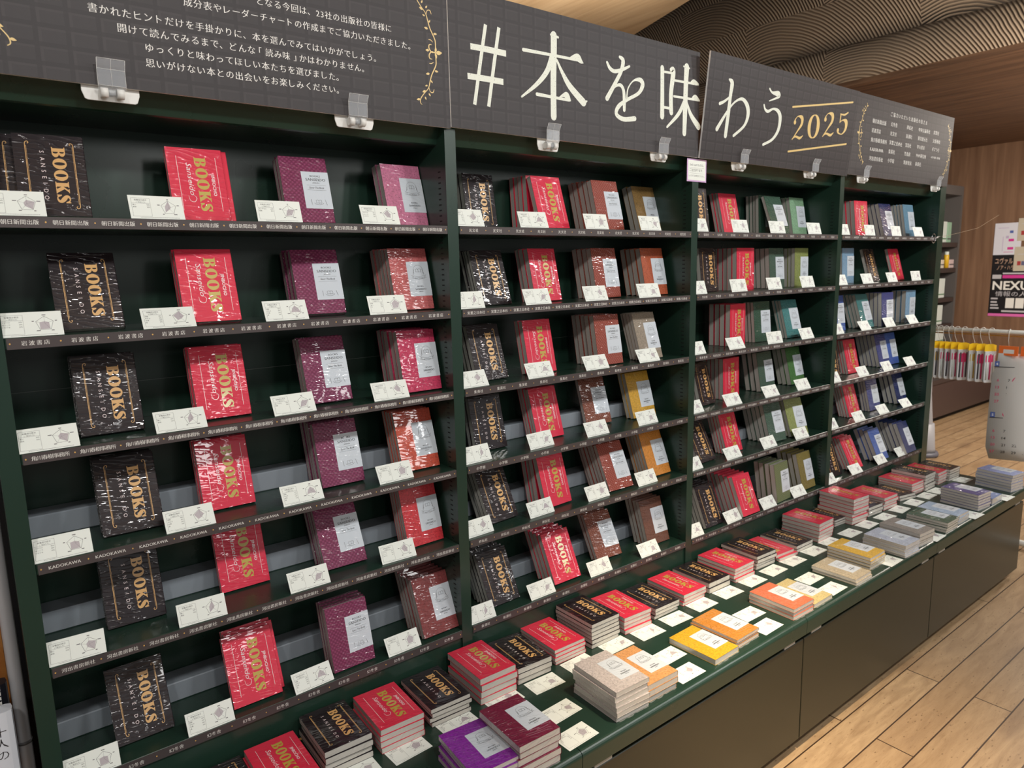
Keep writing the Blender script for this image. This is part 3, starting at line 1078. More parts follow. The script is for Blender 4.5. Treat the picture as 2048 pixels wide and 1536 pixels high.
m = MB(); m.box(-4, 8.2, -4.5, 3.2, -0.08, 0.0)
struct(m.build('floor', plank_floor()))
OAK = wood('pale_oak_ceiling_boards', (164, 132, 96), (190, 158, 120), 'Y', 1.0, 0.5)
m = MB()
def cx(y): return 2.591 + 0.314 * y
m.prism([(-4, -4.5), (cx(-4.5), -4.5), (cx(3.2), 3.2), (-4, 3.2)], 2.70, 2.76, 'Z')
struct(m.build('ceiling_1', OAK))
m = MB(); m.box(-4, 4.7, -4.5, 3.2, 3.5, 3.56)
struct(m.build('ceiling_2', M('black_ceiling_void', (22, 21, 23), 0.9)))
WALNUT_Y = wood('brown_soffit_boards', (86, 62, 46), (130, 98, 74), 'Y', 1.3, 0.5)
m = MB(); m.box(4.62, 8.3, -4.5, 3.2, 2.565, 2.63)
struct(m.build('ceiling_3', WALNUT_Y))
# combed plaster bulkhead: two rounded courses, one above the other
m = MB()
prof = []
for z0, z1, b in ((2.565, 2.825, 0.07), (2.825, 3.5, 0.12)):
    for k in range(9):
        t = k / 8
        prof.append((4.66 - b * sin(pi * (0.10 + 0.80 * t)) + (0.02 if z0 > 2.8 else 0.0), z0 + (z1 - z0) * t))
prof += [(4.9, 3.5), (4.9, 2.565)]
N = len(prof)
for a, b in ((-4.5, -2.0), (-2.0, 0.0), (0.0, 3.2)):
    vs = [(p[0], a, p[1]) for p in prof] + [(p[0], b, p[1]) for p in prof]
    m.raw(vs, [(i, i + 1, N + i + 1, N + i) for i in range(N - 1)], 0, True)
struct(m.build('wall_bulkhead', comb_plaster()))
m = MB(); m.box(8.2, 8.28, -4.5, 3.2, 0, 2.565)
struct(m.build('wall_right', wood('brown_veneer_wall', (110, 80, 60), (138, 106, 82), 'Z', 0.8, 0.5)))
m = MB(); m.box(-4, 8.2, 3.2, 3.28, 0, 3.5)
struct(m.build('wall_back', M('dark_back_wall', (46, 38, 34), 0.8)))

m = MB(); m.box(-2.5, 0.30, 0.225, 0.285, 0, 1.79)
struct(m.build('wall_left', M('black_side_partition', (20, 20, 23), 0.6)))

# ------------------------------------------------------------------ bookcases (four bays)
BAYN = ('leftmost', 'second', 'third', 'rightmost')
ROWN = ('top', 'second', 'third', 'fourth', 'fifth', 'bottom')
ZS = (1.56, 1.3628, 1.1670, 0.9703, 0.7756, 0.5424)
STRIPS = (('朝日新聞出版', '岩波書店', '角川春樹事務所', 'KADOKAWA', '河出書房新社', '幻冬舎'),
          ('光文社', '実業之日本社', '集英社', '小学館', '祥伝社', '新潮社'),
          ('宝島社', '竹書房', '筑摩書房', '中央公論新社', '東京創元社', '早川書房'),
          ('PHP研究所', 'PHP研究所|扶桑社', '扶桑社', '双葉社', '文藝春秋', 'ポプラ社'))
YB = 0.208
SEAM = M('pale_seam_edge', (104, 112, 106), 0.4)  # seam line paler than the panel


def upright(parent, x0, x1, slots_l, slots_r, name='upright'):
    m = MB()
    m.box(x0, x1, 0.0, YB + 0.012, 0.0, 1.80)
    # peg slots in the inner faces, two columns
    n = int((1.70 - 0.47) / 0.0125)
    for k in range(n):
        z = 0.47 + 0.0125 * k
        for y in (0.022, 0.178):
            for on, x in ((slots_l, x0 - 0.0002), (slots_r, x1 + 0.0002)):
                if on:
                    m.face([(x, y, z), (x, y + 0.011, z), (x, y + 0.011, z + 0.0032), (x, y, z + 0.0032)], 1)
    return m.build(name, [GREEN, DARKSLOT], parent, weld=False)


for b in range(4):
    X = 0.9 * b
    root = empty('bookcase', (X, 0, 0), BAYN[b] + (' bay' if b in (0, 3) else ' bay from the left') + ' of the dark green steel bookcase, six shelves of wrapped books', 'bookcase', 'bays of the green bookcase')
    upright(root, -0.015, 0.015, b > 0, True)
    if b == 3:
        upright(root, 0.903, 0.962, True, False)
    m = MB(); m.box(0.015, 0.903 if b == 3 else 0.885, YB, YB + 0.012, 0.44, 1.80)
    m.box(0.015, 0.885, YB - 0.0012, YB, 1.2435, 1.2446, 1)
    m.build('back_panel', [GREEN, SEAM], root)
    R = 0.885 if b < 3 else 0.903
    m = MB(); m.prism([(0.036, 1.747), (0.040, 1.745), (YB, 1.745), (YB, 1.80), (0.010, 1.80)], 0.0152, R, 'X')
    m.build('header', GREEN, root)
    m = MB(); m.box(0.0152, R, 0.006, 0.02, 0.436, ZS[5] - 0.019)
    m.build('kick_panel', GREEN, root)
    for r, z in enumerate(ZS):
        m = MB()
        m.box(0.0155, R - 0.0005, 0.0, YB - 0.0005, z - 0.0188, z)
        sh = bevel(m.build('shelf', GREEN, root), 0.0015, 1)
        m = MB()
        m.box(0.0182, 0.8835, -0.0014, -0.0002, z - 0.0190, z - 0.0006)
        a = Art()
        names = STRIPS[b][r]
        for k in range(12):
            u = 0.058 + 0.0713 * k
            nm = names
            if '|' in names:
                nm = names.split('|')[0 if k < 5 else 1]
            if nm == 'KADOKAWA':
                a.text(nm, u, z - 0.0126, 0.0082, 0, mincho=True, width=0.0485)
            else:
                n = len(nm)
                p = {3: 0.0094, 4: 0.0106, 5: 0.0096, 6: 0.0088, 7: 0.0080}[n]
                a.spaced(nm, u, z - 0.0130, p, 0.0088, 0)
        for k in range(13):
            u = 0.0225 + 0.0713 * k
            a.poly([(u - 0.0015, z - 0.0095), (u, z - 0.0112), (u + 0.0015, z - 0.0095), (u, z - 0.0078)], 1)
        a.items = [(vs, fs, mi + 1) for vs, fs, mi in a.items]
        a.onto(m, lambda u, v, h: (u, -0.0014 - h, v))
        m.build('title_strip', [STRIP, INK_WHITE, INK_GOLD], sh, weld=False)
        if r >= (3 if b < 2 else 4):
            m = MB(); m.box(0.017, R - 0.002, 0.150, YB - 0.001, z, z + 0.0435)
            bevel(m.build('back_stop', GREYSTEEL, root), 0.002, 1)

# ------------------------------------------------------------------ display ledge (one cabinet per bay)
for b in range(4):
    X = 0.9 * b
    W_ = 0.9 if b < 3 else 0.957
    root = empty('ledge_cabinet', (X, 0, 0), BAYN[b] + (' cabinet' if b in (0, 3) else ' cabinet from the left') + ' of the low green display ledge, one plain door', 'cabinet', 'cabinets of the display ledge')
    m = MB()
    rr = 0.013
    prof = [(-0.0012, 0.435), (-0.0012, 0.384), (-0.428, 0.384)] + [(-0.430 + rr - rr * cos(radians(t)), 0.435 - rr + rr * sin(radians(t))) for t in (0, 15, 30, 45, 60, 75, 90)]
    m.prism(prof, 0.0009, W_ - 0.0009, 'X')
    m.build('worktop', GREEN, root)
    m = MB()
    m.box(0.004, W_ - 0.004, -0.400, -0.0012, 0.045, 0.384)
    m.build('carcass', GREEN if b == 3 else DARKSLOT, root)  # black colour paints the shade in the gaps round the door
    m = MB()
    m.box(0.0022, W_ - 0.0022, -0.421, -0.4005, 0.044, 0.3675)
    d = bevel(m.build('door', DOOR_WARM_TINT, root), 0.0015, 1)
    for x in (0.045, W_ - 0.10):
        m = MB(); m.box(x, x + 0.055, -0.4195, -0.4030, 0.3677, 0.3760)
        m.build('finger_pull', M('pull_slot_reflection', (170, 168, 160), 0.4), d)  # pale colour paints light reflecting in the finger slot
    m = MB(); m.box(0.03, W_ - 0.06, -0.385, -0.02, 0.0, 0.045)
    m.build('toe_kick', M('black_toe_kick', (18, 18, 17), 0.7), root)

# ------------------------------------------------------------------ banner boards
BAN = ((-0.003, -0.012, 1.777, 0.0, 0.8985), (0.897, -0.012, 1.780, 0.0, 0.8985), (1.797, -0.016, 1.779, 6.5, 0.902), (2.701, -0.012, 1.788, 2.0, 0.935))
BL_ = ('white message in small print on a brown chocolate-block banner board, gold vines', 'huge white characters beginning with a hash sign on a brown banner board',
       'brown banner board leaning forward with two white characters and gold 2025', 'brown banner board listing publishers in small white print at the far end')


def vine(a, cu, s=1, mi=0):
    """gold vine ornament, mirrored about its flower; cu = axis, s = -1 flips it left-right"""
    def fx(u, v): return (cu + s * (u / 1000 - 0.866), v / 1000)
    for up in (1, -1):
        for st in VINE_STEMS:
            a.stroke([(*fx(x, 157 + up * (y - 157)), max(wd, 1.6) / 1000 * 0.62) for x, y, wd in st], mi, 4)
        for x0, y0, x1, y1 in VINE_LEAVES:
            a.leaf(*fx(x0, 157 + up * (y0 - 157)), *fx(x1, 157 + up * (y1 - 157)), mi, 0.5)
    for x0, y0, x1, y1 in VINE_FLOWER:
        a.leaf(*fx(x0, y0), *fx(x1, y1), mi, 0.55)


VINE_GOLD = M('vine_gold', (226, 196, 128), 0.4)
for i, (x, y, z, th, wd) in enumerate(BAN):
    m = MB()
    H_ = 0.3025
    m.box(0.001, wd, 0.0002, 0.006, 0, H_)
    o = m.build('banner_board', FOAM, None, (x, y, z), (radians(th), 0, 0))
    tag(o, BL_[i], 'banner', 'banner boards above the bookcase')
    a = Art()
    if i == 0:
        for txt, right, v, p in (('となる今回は、23社の出版社の皆様に', 0.7585, 0.1815, 0.0168), ('成分表やレーダーチャートの作成までご協力いただきました。', 0.812, 0.154, 0.0168),
                                 ('書かれたヒントだけを手掛かりに、本を選んでみてはいかがでしょう。', 0.728, 0.116, 0.0168), ('開けて読んでみるまで、どんな「読み味」かはわかりません。', 0.699, 0.0915, 0.0167),
                                 ('ゆっくりと味わってほしい本たちを選びました。', 0.641, 0.0665, 0.0168), ('思いがけない本との出会いをお楽しみください。', 0.640, 0.0415, 0.0168)):
            a.spaced(txt, right, v, p, 0.0158, 0, 'r')
        vine(a, 0.866, 1, 1)
        vine(a, 0.034, -1, 1)
    elif i == 1:
        for k_, st in enumerate(HEAD_A):
            a.stroke([(u / 1000, v / 1000, k / 1000) for u, v, k in st], 2, 6, k_ > 3)
    elif i == 2:
        for st in HEAD_B:
            a.stroke([(u / 1000, v / 1000, k / 1000) for u, v, k in st], 2)
        for st in HEAD_GOLD:
            a.stroke([(u / 1000, v / 1000, k / 1000) for u, v, k in st], 1)
    else:
        a.spaced('ご協力いただいた出版社の皆さま', 0.487, 0.245, 0.0232, 0.019, 0)
        cols = ((0.168, ('朝日新聞出版', '岩波書店', '角川春樹事務所', 'KADOKAWA', '河出書房新社')), (0.325, ('幻冬舎', '光文社', '実業之日本社', '集英社', '小学館')),
                (0.468, ('祥伝社', '新潮社', '宝島社', '竹書房', '筑摩書房')), (0.580, ('中央公論新社', '東京創元社', '早川書房', 'PHP研究所', '扶桑社')), (0.730, ('双葉社', '文藝春秋', 'ポプラ社', '※五十音順・敬称略')))
        for u, names in cols:
            for k, nm in enumerate(names):
                v = 0.205 - 0.0352 * k + (u - 0.168) * 0.016
                if nm.startswith('※'):
                    a.text(nm, u, v + 0.004, 0.011, 0, 'l')
                else:
                    a.spaced(nm, u, v, 0.0195, 0.0185, 0, 'l', half=0.72)
        vine(a, 0.072, -1, 1)
        vine(a, 0.924, 1, 1)
    m = MB()
    m.box(0.001, wd, 0.0, 0.0002, 0, H_, 0)
    a.items = [(vs, fs, mi + 1) for vs, fs, mi in a.items]
    a.onto(m, lambda u, v, h: (u, -h, v))
    m.build('printed_face', [CHOCO, INK_WHITE, VINE_GOLD, HEADWHITE], o, weld=False)

# clips that hold the boards
CLX = ((0.2112, 1.7719, 1), (0.6615, 1.7727, 1), (1.1973, 1.770, 0), (1.6238, 1.7747, 0), (2.0155, 1.7736, 0), (2.4506, 1.7757, 0), (2.8414, 1.7800, 0), (3.5211, 1.7790, 0))
for i, (x, z, big) in enumerate(CLX):
    where = ('under the leftmost banner, left of its pair', 'under the leftmost banner, right of its pair', 'beneath the big tree-shaped character', 'beneath the last white character of the second banner',
             'beneath the first white character of the leaning banner', 'beneath the gold 2025', 'at the left end of the publisher list banner', 'at the right end of the publisher list banner')[i]
    root = empty('banner_clip', (x, 0, z), 'white and clear plastic clip ' + where, 'clip', 'banner clips')
    hw = 0.044 if big else 0.036
    m = MB()
    pr = [(-hw, -0.004), (-hw + 0.004, -0.016), (-hw + 0.008, -0.018), (hw - 0.008, -0.018), (hw - 0.004, -0.016), (hw, -0.004), (hw, 0.016), (-hw, 0.016)]
    m.prism([(p[0], p[1]) for p in pr], -0.0030, -0.0004, 'Y')
    bevel(m.build('base_plate', CLIPW, root), 0.0006, 1)
    for s in (-1, 1):
        m = MB(); m.tube([(s * 0.0065, -0.0125, -0.006), (s * 0.018, -0.0125, -0.006)], 0.0088, 16)
        m.build('knob', CLIPW, root)
    m = MB(); m.tube([(-0.0065, -0.0125, -0.006), (0.0065, -0.0125, -0.006)], 0.006, 12)
    m.box(-0.005, 0.005, -0.018, -0.003, -0.010, -0.002)
    m.build('hinge', CLEAR, root)
    m = MB()
    q = -0.021 if i not in (4, 5) else -0.026
    pr = [(-0.017, 0.000), (q, 0.004), (q - 0.001, 0.030), (q - 0.009, 0.045), (q - 0.0102, 0.0445), (q - 0.0024, 0.0302), (q - 0.0014, 0.0035), (-0.0172, -0.0015)]
    m.prism(pr, -0.021, 0.021, 'X')
    m.build('bracket', CLEAR, root)
    m = MB()
    for sx in (-0.021, 0.0, 0.021):
        m.tube([(sx, p[0] - 0.0006, p[1]) for p in pr[:4]], 0.0004 if sx else 0.0003, 6)
    for k in (1, 2, 3):
        m.tube([(-0.021, pr[k][0] - 0.0006, pr[k][1]), (0.021, pr[k][0] - 0.0006, pr[k][1])], 0.0004, 6)
    m.build('rim_glint', CLIPW, root)  # white tubes stand in for glints along the clear bracket's edges

# handwritten note stuck to the header between the second and third bays
m = MB(); m.box(-0.047, 0.047, -0.0012, 0, -0.034, 0.034)
o = tag(m.build('handwritten_note', M('lilac_note_border', (206, 170, 214), 0.6), None, (1.803, -0.0012, 1.7435)), 'small handwritten note with lilac border stuck below the second and third banners', 'note')
a = Art()
a.rect(-0.0425, -0.0295, 0.0425, 0.0295, 0)
a.text('Sold outのものは、', 0, 0.013, 0.0088, 1)
a.text('ご注文承ります。', -0.002, -0.003, 0.0092, 1)
a.text('レジまでお申付け下さい。', 0, -0.019, 0.0068, 1)
for v in (0.007, -0.009):
    a.rect(-0.036, v, 0.036, v + 0.0004, 2)
m = MB(); a.onto(m, lambda u, v, h: (u, -0.0012 - h, v))
m.build('lettering', [CARD, INK_DARK, INK_GREY], o, weld=False)

# ------------------------------------------------------------------ books
BW, BH, BT = 0.105, 0.148, 0.013


def cover_mesh(name, mats, art=None):
    m = MB()
    r, c = 0.0022, 0.0006
    out = [(0, 0)] + [(BW - r + r * sin(radians(t)), r - r * cos(radians(t))) for t in (0, 30, 60, 90)]
    out += [(BW - r + r * cos(radians(t)), BT - r + r * sin(radians(t))) for t in (0, 30, 60, 90)] + [(0, BT)]
    inn = [(0, BT - c), (BW - r, BT - c), (BW - c, BT - r), (BW - c, r), (BW - r, c), (0, c)]
    m.prism(out + inn, 0, BH, 'Z')
    if art:
        art.items = [(vs, fs, mi + 1) for vs, fs, mi in art.items]
        art.onto(m, on_cover)
    return m.mesh(name, mats, not art)


def on_cover(u, v, h):
    return (u, -h, v)


def down(x0, z0, k):
    """text running down the cover: letters' tops towards the spine"""
    return lambda a, b: (x0 + b * k, z0 - a * k)


mb = MB(); mb.box(0.0005, BW - 0.0008, 0.0006, BT - 0.0006, 0.0005, BH - 0.0005)
PAGE_ME = mb.mesh('page_block', [PAGES])

# black cover: gold double rules with curled ends, BOOKS, SANSEIDO
a = Art()
for x, s in ((0.0175, 1), (0.0885, -1)):
    a.rect(x - 0.0005, 0.019, x + 0.0005, 0.129, 0)
    a.rect(x + s * 0.0016 - 0.00025, 0.021, x + s * 0.0016 + 0.00025, 0.127, 0)
    for z, d in ((0.129, 1), (0.019, -1)):
        a.stroke([(x, z, 0.0010), (x + s * 0.001, z + d * 0.004, 0.0010), (x + s * 0.0042, z + d * 0.0052, 0.0010), (x + s * 0.0055, z + d * 0.0025, 0.0009), (x + s * 0.004, z + d * 0.0015, 0.0009)], 0, 4)
K = 0.103 / BOOKS_LEN
books_word(a, down(0.0555, 0.126, K), 0)
x = 0.118
for ch in 'SANSEIDO':
    vs, fs, x0, x1 = text2d(ch)
    a.add([(0.0375 + q * 0.0095, x - (p - x0) * 0.0095) for p, q in vs], fs, 1)
    x -= 0.0062 + (0.0055 if ch != 'I' else 0.0052)
PRINT_BLACK = a

# red cover: white rules, JINBOCHO, BOOKS, script Sanseido
a = Art()
a.rect(0.0178, 0.020, 0.0186, 0.131, 1)
a.rect(0.0905, 0.020, 0.0913, 0.131, 1)
K = 0.112 / BOOKS_LEN
books_word(a, down(0.0505, 0.1305, K), 0)
a.text('JINBOCHO', 0.0785, 0.097, 0.0085, 1, 'l', rot=-pi / 2, offset=0.02, width=0.046)
a.text('Sanseido', 0.0345, 0.118, 0.0140, 1, 'l', rot=-pi / 2, shear=0.35, width=0.066)
a.stroke([(0.031, 0.050, 0.0004), (0.033, 0.040, 0.0008), (0.041, 0.038, 0.0009), (0.045, 0.046, 0.0008), (0.040, 0.052, 0.0004)], 1, 5)
PRINT_RED = a

# paper labels of the patterned and the speckled books
LX0, LX1, LZ0, LZ1 = 0.0445, 0.1046, 0.0315, 0.1155
LC = (LX0 + LX1) / 2


def open_book(a, cx, cy, k, wd):
    a.stroke([(cx, cy - k * .55, wd), (cx - k * .4, cy - k * .42, wd), (cx - k, cy - k * .55, wd)], 0, 4)
    a.stroke([(cx, cy - k * .55, wd), (cx + k * .4, cy - k * .42, wd), (cx + k, cy - k * .55, wd)], 0, 4)
    a.stroke([(cx, cy + k * .5, wd), (cx - k * .45, cy + k * .66, wd), (cx - k, cy + k * .5, wd)], 0, 4)
    a.stroke([(cx, cy + k * .5, wd), (cx + k * .45, cy + k * .66, wd), (cx + k, cy + k * .5, wd)], 0, 4)
    for s in (-1, 0, 1):
        a.stroke([(cx + s * k, cy - k * .55, wd), (cx + s * k, cy + k * .5, wd)], 0)


a = Art()
a.text('BOOKS', LC, 0.1035, 0.0060, 0, mincho=True, width=0.0225)
a.text('SANSEIDO', LC, 0.0945, 0.0085, 0, mincho=True, width=0.0435)
a.text('jimbocho', LC, 0.0888, 0.0046, 0, shear=0.3, width=0.015)
a.rect(LC - 0.021, 0.0845, LC + 0.021, 0.0848, 0)
a.text('Savor The Book', LC, 0.0770, 0.0062, 0, shear=0.2, width=0.033)
a.rect(LC - 0.021, 0.0735, LC + 0.021, 0.0738, 0)
open_book(a, LC, 0.047, 0.0062, 0.0004)
a.ring(LC, 0.0455, 0.0105, 0.0005, 0, radians(190), radians(350), 12, 0.0055)
a.stroke([(LC - 0.0165, 0.052, 0.0006), (LC - 0.0155, 0.040, 0.0004)], 0)
a.stroke([(LC + 0.0145, 0.052, 0.0004), (LC + 0.0175, 0.040, 0.0006)], 0)
mb = MB(); mb.box(LX0, LX1, -0.00025, 0.0001, LZ0, LZ1, 1)
a.onto(mb, lambda u, v, h: (u, -0.00025 - h, v))
LABEL_PATTERN = mb.mesh('paper_label', [INK_DARK, LABELP], False)

a = Art()
a.ring(LC, 0.0935, 0.0135, 0.0004, 0, radians(-30), radians(210), 18)
open_book(a, LC, 0.0935, 0.0066, 0.0005)
for s in (-1, 1):
    a.stroke([(LC + s * 0.0105, 0.098, 0.0004), (LC + s * 0.0140, 0.088, 0.0009), (LC + s * 0.0150, 0.083, 0.0004)], 0, 4)
    a.stroke([(LC + s * 0.014, 0.079, 0.0004), (LC + s * 0.020, 0.083, 0.0004), (LC + s * 0.0175, 0.0795, 0.0004), (LC + s * 0.020, 0.076, 0.0004), (LC + s * 0.014, 0.0745, 0.0004)], 0, 1)
a.stroke([(LC - 0.0145, 0.081, 0.0004), (LC, 0.078, 0.0004), (LC + 0.0145, 0.081, 0.0004), (LC + 0.0145, 0.0755, 0.0004), (LC, 0.0725, 0.0004), (LC - 0.0145, 0.0755, 0.0004), (LC - 0.0145, 0.081, 0.0004)], 0, 4)
a.text('Savor The Book', LC, 0.0745, 0.0033, 0, width=0.022)
a.text('BOOKS', LC, 0.0535, 0.0046, 0, mincho=True, width=0.0165)
a.text('SANSEIDO', LC, 0.0460, 0.0062, 0, mincho=True, width=0.030)
a.text('jimbocho', LC, 0.0415, 0.0036, 0, shear=0.3, width=0.011)
mb = MB(); mb.box(LX0, LX1, -0.00025, 0.0001, LZ0, LZ1, 1)
a.onto(mb, lambda u, v, h: (u, -0.00025 - h, v))
LABEL_SPECK = mb.mesh('paper_label', [INK_DARK, LABELP], False)

PAL = {'black': (30, 20, 25), 'red': (224, 48, 76),
       'plum': (122, 38, 78), 'rust': (146, 64, 50), 'chestnut': (128, 68, 50), 'forest': (44, 78, 60), 'moss': (62, 88, 74), 'fern': (104, 116, 78),
       'navy': (28, 40, 90), 'sky': (122, 160, 190), 'teal': (62, 122, 122), 'indigo': (60, 68, 128), 'azure': (58, 90, 166),
       'pink': (190, 108, 140), 'salmon': (184, 88, 88), 'crimson': (186, 44, 82), 'vermilion': (190, 72, 50), 'scarlet': (198, 48, 56), 'maroon': (122, 52, 52),
       'bronze': (134, 104, 58), 'russet': (168, 78, 46), 'taupe': (142, 130, 114), 'ochre': (196, 148, 44), 'tangerine': (200, 128, 48), 'umber': (102, 64, 50),
       'sage': (124, 162, 128), 'olive': (130, 140, 78), 'grass': (66, 108, 56), 'khaki': (122, 110, 58), 'steel': (100, 140, 164),
       'violet': (128, 34, 148), 'burgundy': (112, 26, 54), 'oatmeal': (188, 178, 174), 'apricot': (204, 146, 90), 'yellow': (204, 158, 36), 'caramel': (188, 122, 48),
       'coral': (234, 106, 72), 'sand': (196, 178, 122), 'mushroom': (182, 168, 142), 'gold': (206, 164, 60), 'lavender': (180, 188, 206), 'stone': (140, 134, 128),
       'bottle': (48, 78, 60), 'mist': (150, 172, 198), 'ink': (74, 72, 130), 'denim': (104, 126, 176), 'periwinkle': (126, 140, 190)}
KIND = {'K': ('black_paperback', 'black gold-lettered paperback'), 'R': ('red_paperback', 'red paperback with gold title'),
        'A': ('patterned_paperback', 'patterned paperback with pale label'), 'C': ('speckled_paperback', 'speckled paperback with pale label')}
BM = {}
MK = {'K': cover_plain, 'R': cover_plain, 'A': cover_dotted, 'C': cover_speckled}
COVER_ME = {'blank': cover_mesh('cover', [PAGES]), 'K': cover_mesh('cover', [PAGES, BOOK_GOLD_A, BOOK_WHITE], PRINT_BLACK), 'R': cover_mesh('cover', [PAGES, BOOK_GOLD_B, BOOK_WHITE], PRINT_RED)}


def book_mat(k, c):
    if (k, c) not in BM:
        BM[k, c] = MK[k](c + '_cover_' + KIND[k][0], PAL[c])
    return BM[k, c]


def child(me, parent, name):
    o = bpy.data.objects.new(name, me)
    COL.objects.link(o)
    o.parent = parent
    return o


def book(k, c, full):
    """cover (the thing itself, printed where its front shows) > page_block, paper_label"""
    o = bpy.data.objects.new(KIND[k][0], COVER_ME[k if full and k in 'KR' else 'blank'])
    COL.objects.link(o)
    o.material_slots[0].link = 'OBJECT'
    o.material_slots[0].material = book_mat(k, c)
    child(PAGE_ME, o, 'page_block')
    if full and k in 'AC':
        child(LABEL_PATTERN if k == 'A' else LABEL_SPECK, o, 'paper_label')
    return o


ORD = ('front', 'second', 'third', 'fourth', 'fifth', 'last')
POS = ('first', 'second', 'third', 'fourth', 'fifth', 'sixth', 'seventh', 'eighth', 'ninth', 'tenth', 'eleventh', 'twelfth', 'thirteenth', 'fourteenth', 'fifteenth', 'sixteenth', 'seventeenth', 'eighteenth', 'nineteenth', 'twentieth',
       'twenty-first', 'twenty-second', 'twenty-third', 'twenty-fourth', 'twenty-fifth', 'twenty-sixth', 'twenty-seventh')
NOUN = {'K': 'paperback', 'R': 'paperback', 'A': 'patterned paperback', 'C': 'speckled paperback'}
SHIFT = {(1, 1, 'K'): -0.030, (1, 1, 'R'): 0.014, (1, 6, 'R'): 0.010}
UPRIGHT_BEHIND = {(2, 1, 'R'): 5, (3, 1, 'A'): 3, (2, 5, 'R'): 12}
for b, r, k, c, n, x, y, yaw, lean, dy in SHELF_BOOKS:
    z = ZS[r - 1]
    rear = UPRIGHT_BEHIND.get((b, r, k), lean)
    for i in range(n):
        ln = radians(lean if i == 0 else rear)
        ts = min(max((dy * cos(ln) - 0.0009) / BT, 0.70), 1.45)
        if n == 1:
            ts = 1.0
        o = book(k, c, i < 2)
        yy = y + dy * i
        if i and rear != lean:
            yy = y + BH * (sin(radians(lean)) - sin(ln)) + dy * (i - 1) + 0.020
        jx, jyaw = (0, 0) if i == 0 else (rnd.uniform(-0.0022, 0.0022), 0)
        jx += SHIFT.get((b, r, k), 0) * (i > 0)
        o.location = (x + jx, yy + jx * math.tan(radians(yaw)), z + BT * ts * sin(ln) + 0.0002)
        o.rotation_euler = (-ln, 0, radians(yaw + jyaw))
        o.scale = (1, ts, 1)
        nm = NOUN[k] if k in 'AC' else NOUN[k]
        if n == 1:
            lab = f'{c} {nm} leaning alone on the {ROWN[r-1]} shelf of the {BAYN[b-1]} bay'
        elif i == 0:
            lab = f'{c} {nm} at the front of its row, {ROWN[r-1]} shelf, {BAYN[b-1]} bay'
        else:
            lab = f'{c} {nm}, {ORD[i]} from front of its row, {ROWN[r-1]} shelf, {BAYN[b-1]} bay'
        tag(o, lab, 'book', f'{c} paperbacks on the {ROWN[r-1]} shelf, {BAYN[b-1]} bay')

# loose end of the shrink film at the foot of the lowest book
mb = MB()
q = [(0.006 + 0.0095 * k, BT - 0.0012 - 0.0013 * ((k * 7) % 3), -0.0045 - 0.004 * rnd.random()) for k in range(11)]
for k in range(10):
    mb.face([(q[k][0], BT - 0.0012, 0.0002), (q[k + 1][0], BT - 0.0012, 0.0002), q[k + 1], q[k]])
FLAP = mb.mesh('film_flap', [M('loose_film', (240, 244, 246), 0.08, Alpha=0.16)])
nb = nf = 0
for k, c, n, x, y, yaw, t in STACKS:
    backrow = k in 'KR'
    if backrow:
        nb += 1
        where = f'{POS[nb-1]} stack from the left, back row of ledge'
    else:
        nf += 1
        where = 'stack on the front edge of the ledge'
    for i in range(n):                                   # i = 0 is the topmost
        o = book(k, c, i == 0)
        ts = (t - 0.0004) / BT
        z = 0.4352 + t * (n - i)
        jx, jy, ja = (0, 0, 0) if i == 0 else (rnd.uniform(-0.003, 0.003), rnd.uniform(-0.003, 0.003), rnd.uniform(-1.2, 1.2))
        o.location = (x + jx, y + jy, z)
        o.rotation_euler = (-pi / 2, 0, radians(yaw + ja))
        if i == 0 and k == 'R' and nb == 16:             # laid the other way round
            o.location = (x + BW, y + BH, z)
            o.rotation_euler = (-pi / 2, 0, radians(yaw + 180))
        o.scale = (1, ts, 1)
        if i == n - 1 and not backrow:
            child(FLAP, o, 'film_flap')
        if n == 1:
            lab = f'{c} {NOUN[k]} lying alone on the front edge of the ledge'
        elif i == 0:
            lab = f'topmost {c} {NOUN[k]}, {where}'
        else:
            lab = f'{c} {NOUN[k]}, {ORD[i]} from top, {where}' if i > 0 and i < 6 else f'{c} {NOUN[k]}, lowest, {where}'
        tag(o, lab, 'book', f'{c} paperbacks in the {where}')

# ------------------------------------------------------------------ data cards
ROWTXT = ((('ワクワク', '50%'), ('ほっこり', '30%'), ('ドキドキ', '20%')), (('驚い', '50%'), ('爽快', '50%')), (('感動', '40%'), ('切なさ', '30%'), ('友情', '20%'), ('謎', '10%')),
          (('思いやる心', '60%'), ('冒険', '40%')), (('知性', '70%'), ('笑い', '20%'), ('涙', '10%')))
VALS = ((.9, .5, .6, .45, .8), (.5, .9, .95, .4, .35), (.95, .55, .3, .6, .9), (.4, .95, .7, .9, .3), (.8, .8, .75, .85, .7), (.3, .5, .9, .95, .6), (.95, .3, .25, .8, .5), (.7, .6, .95, .35, .85, .5))


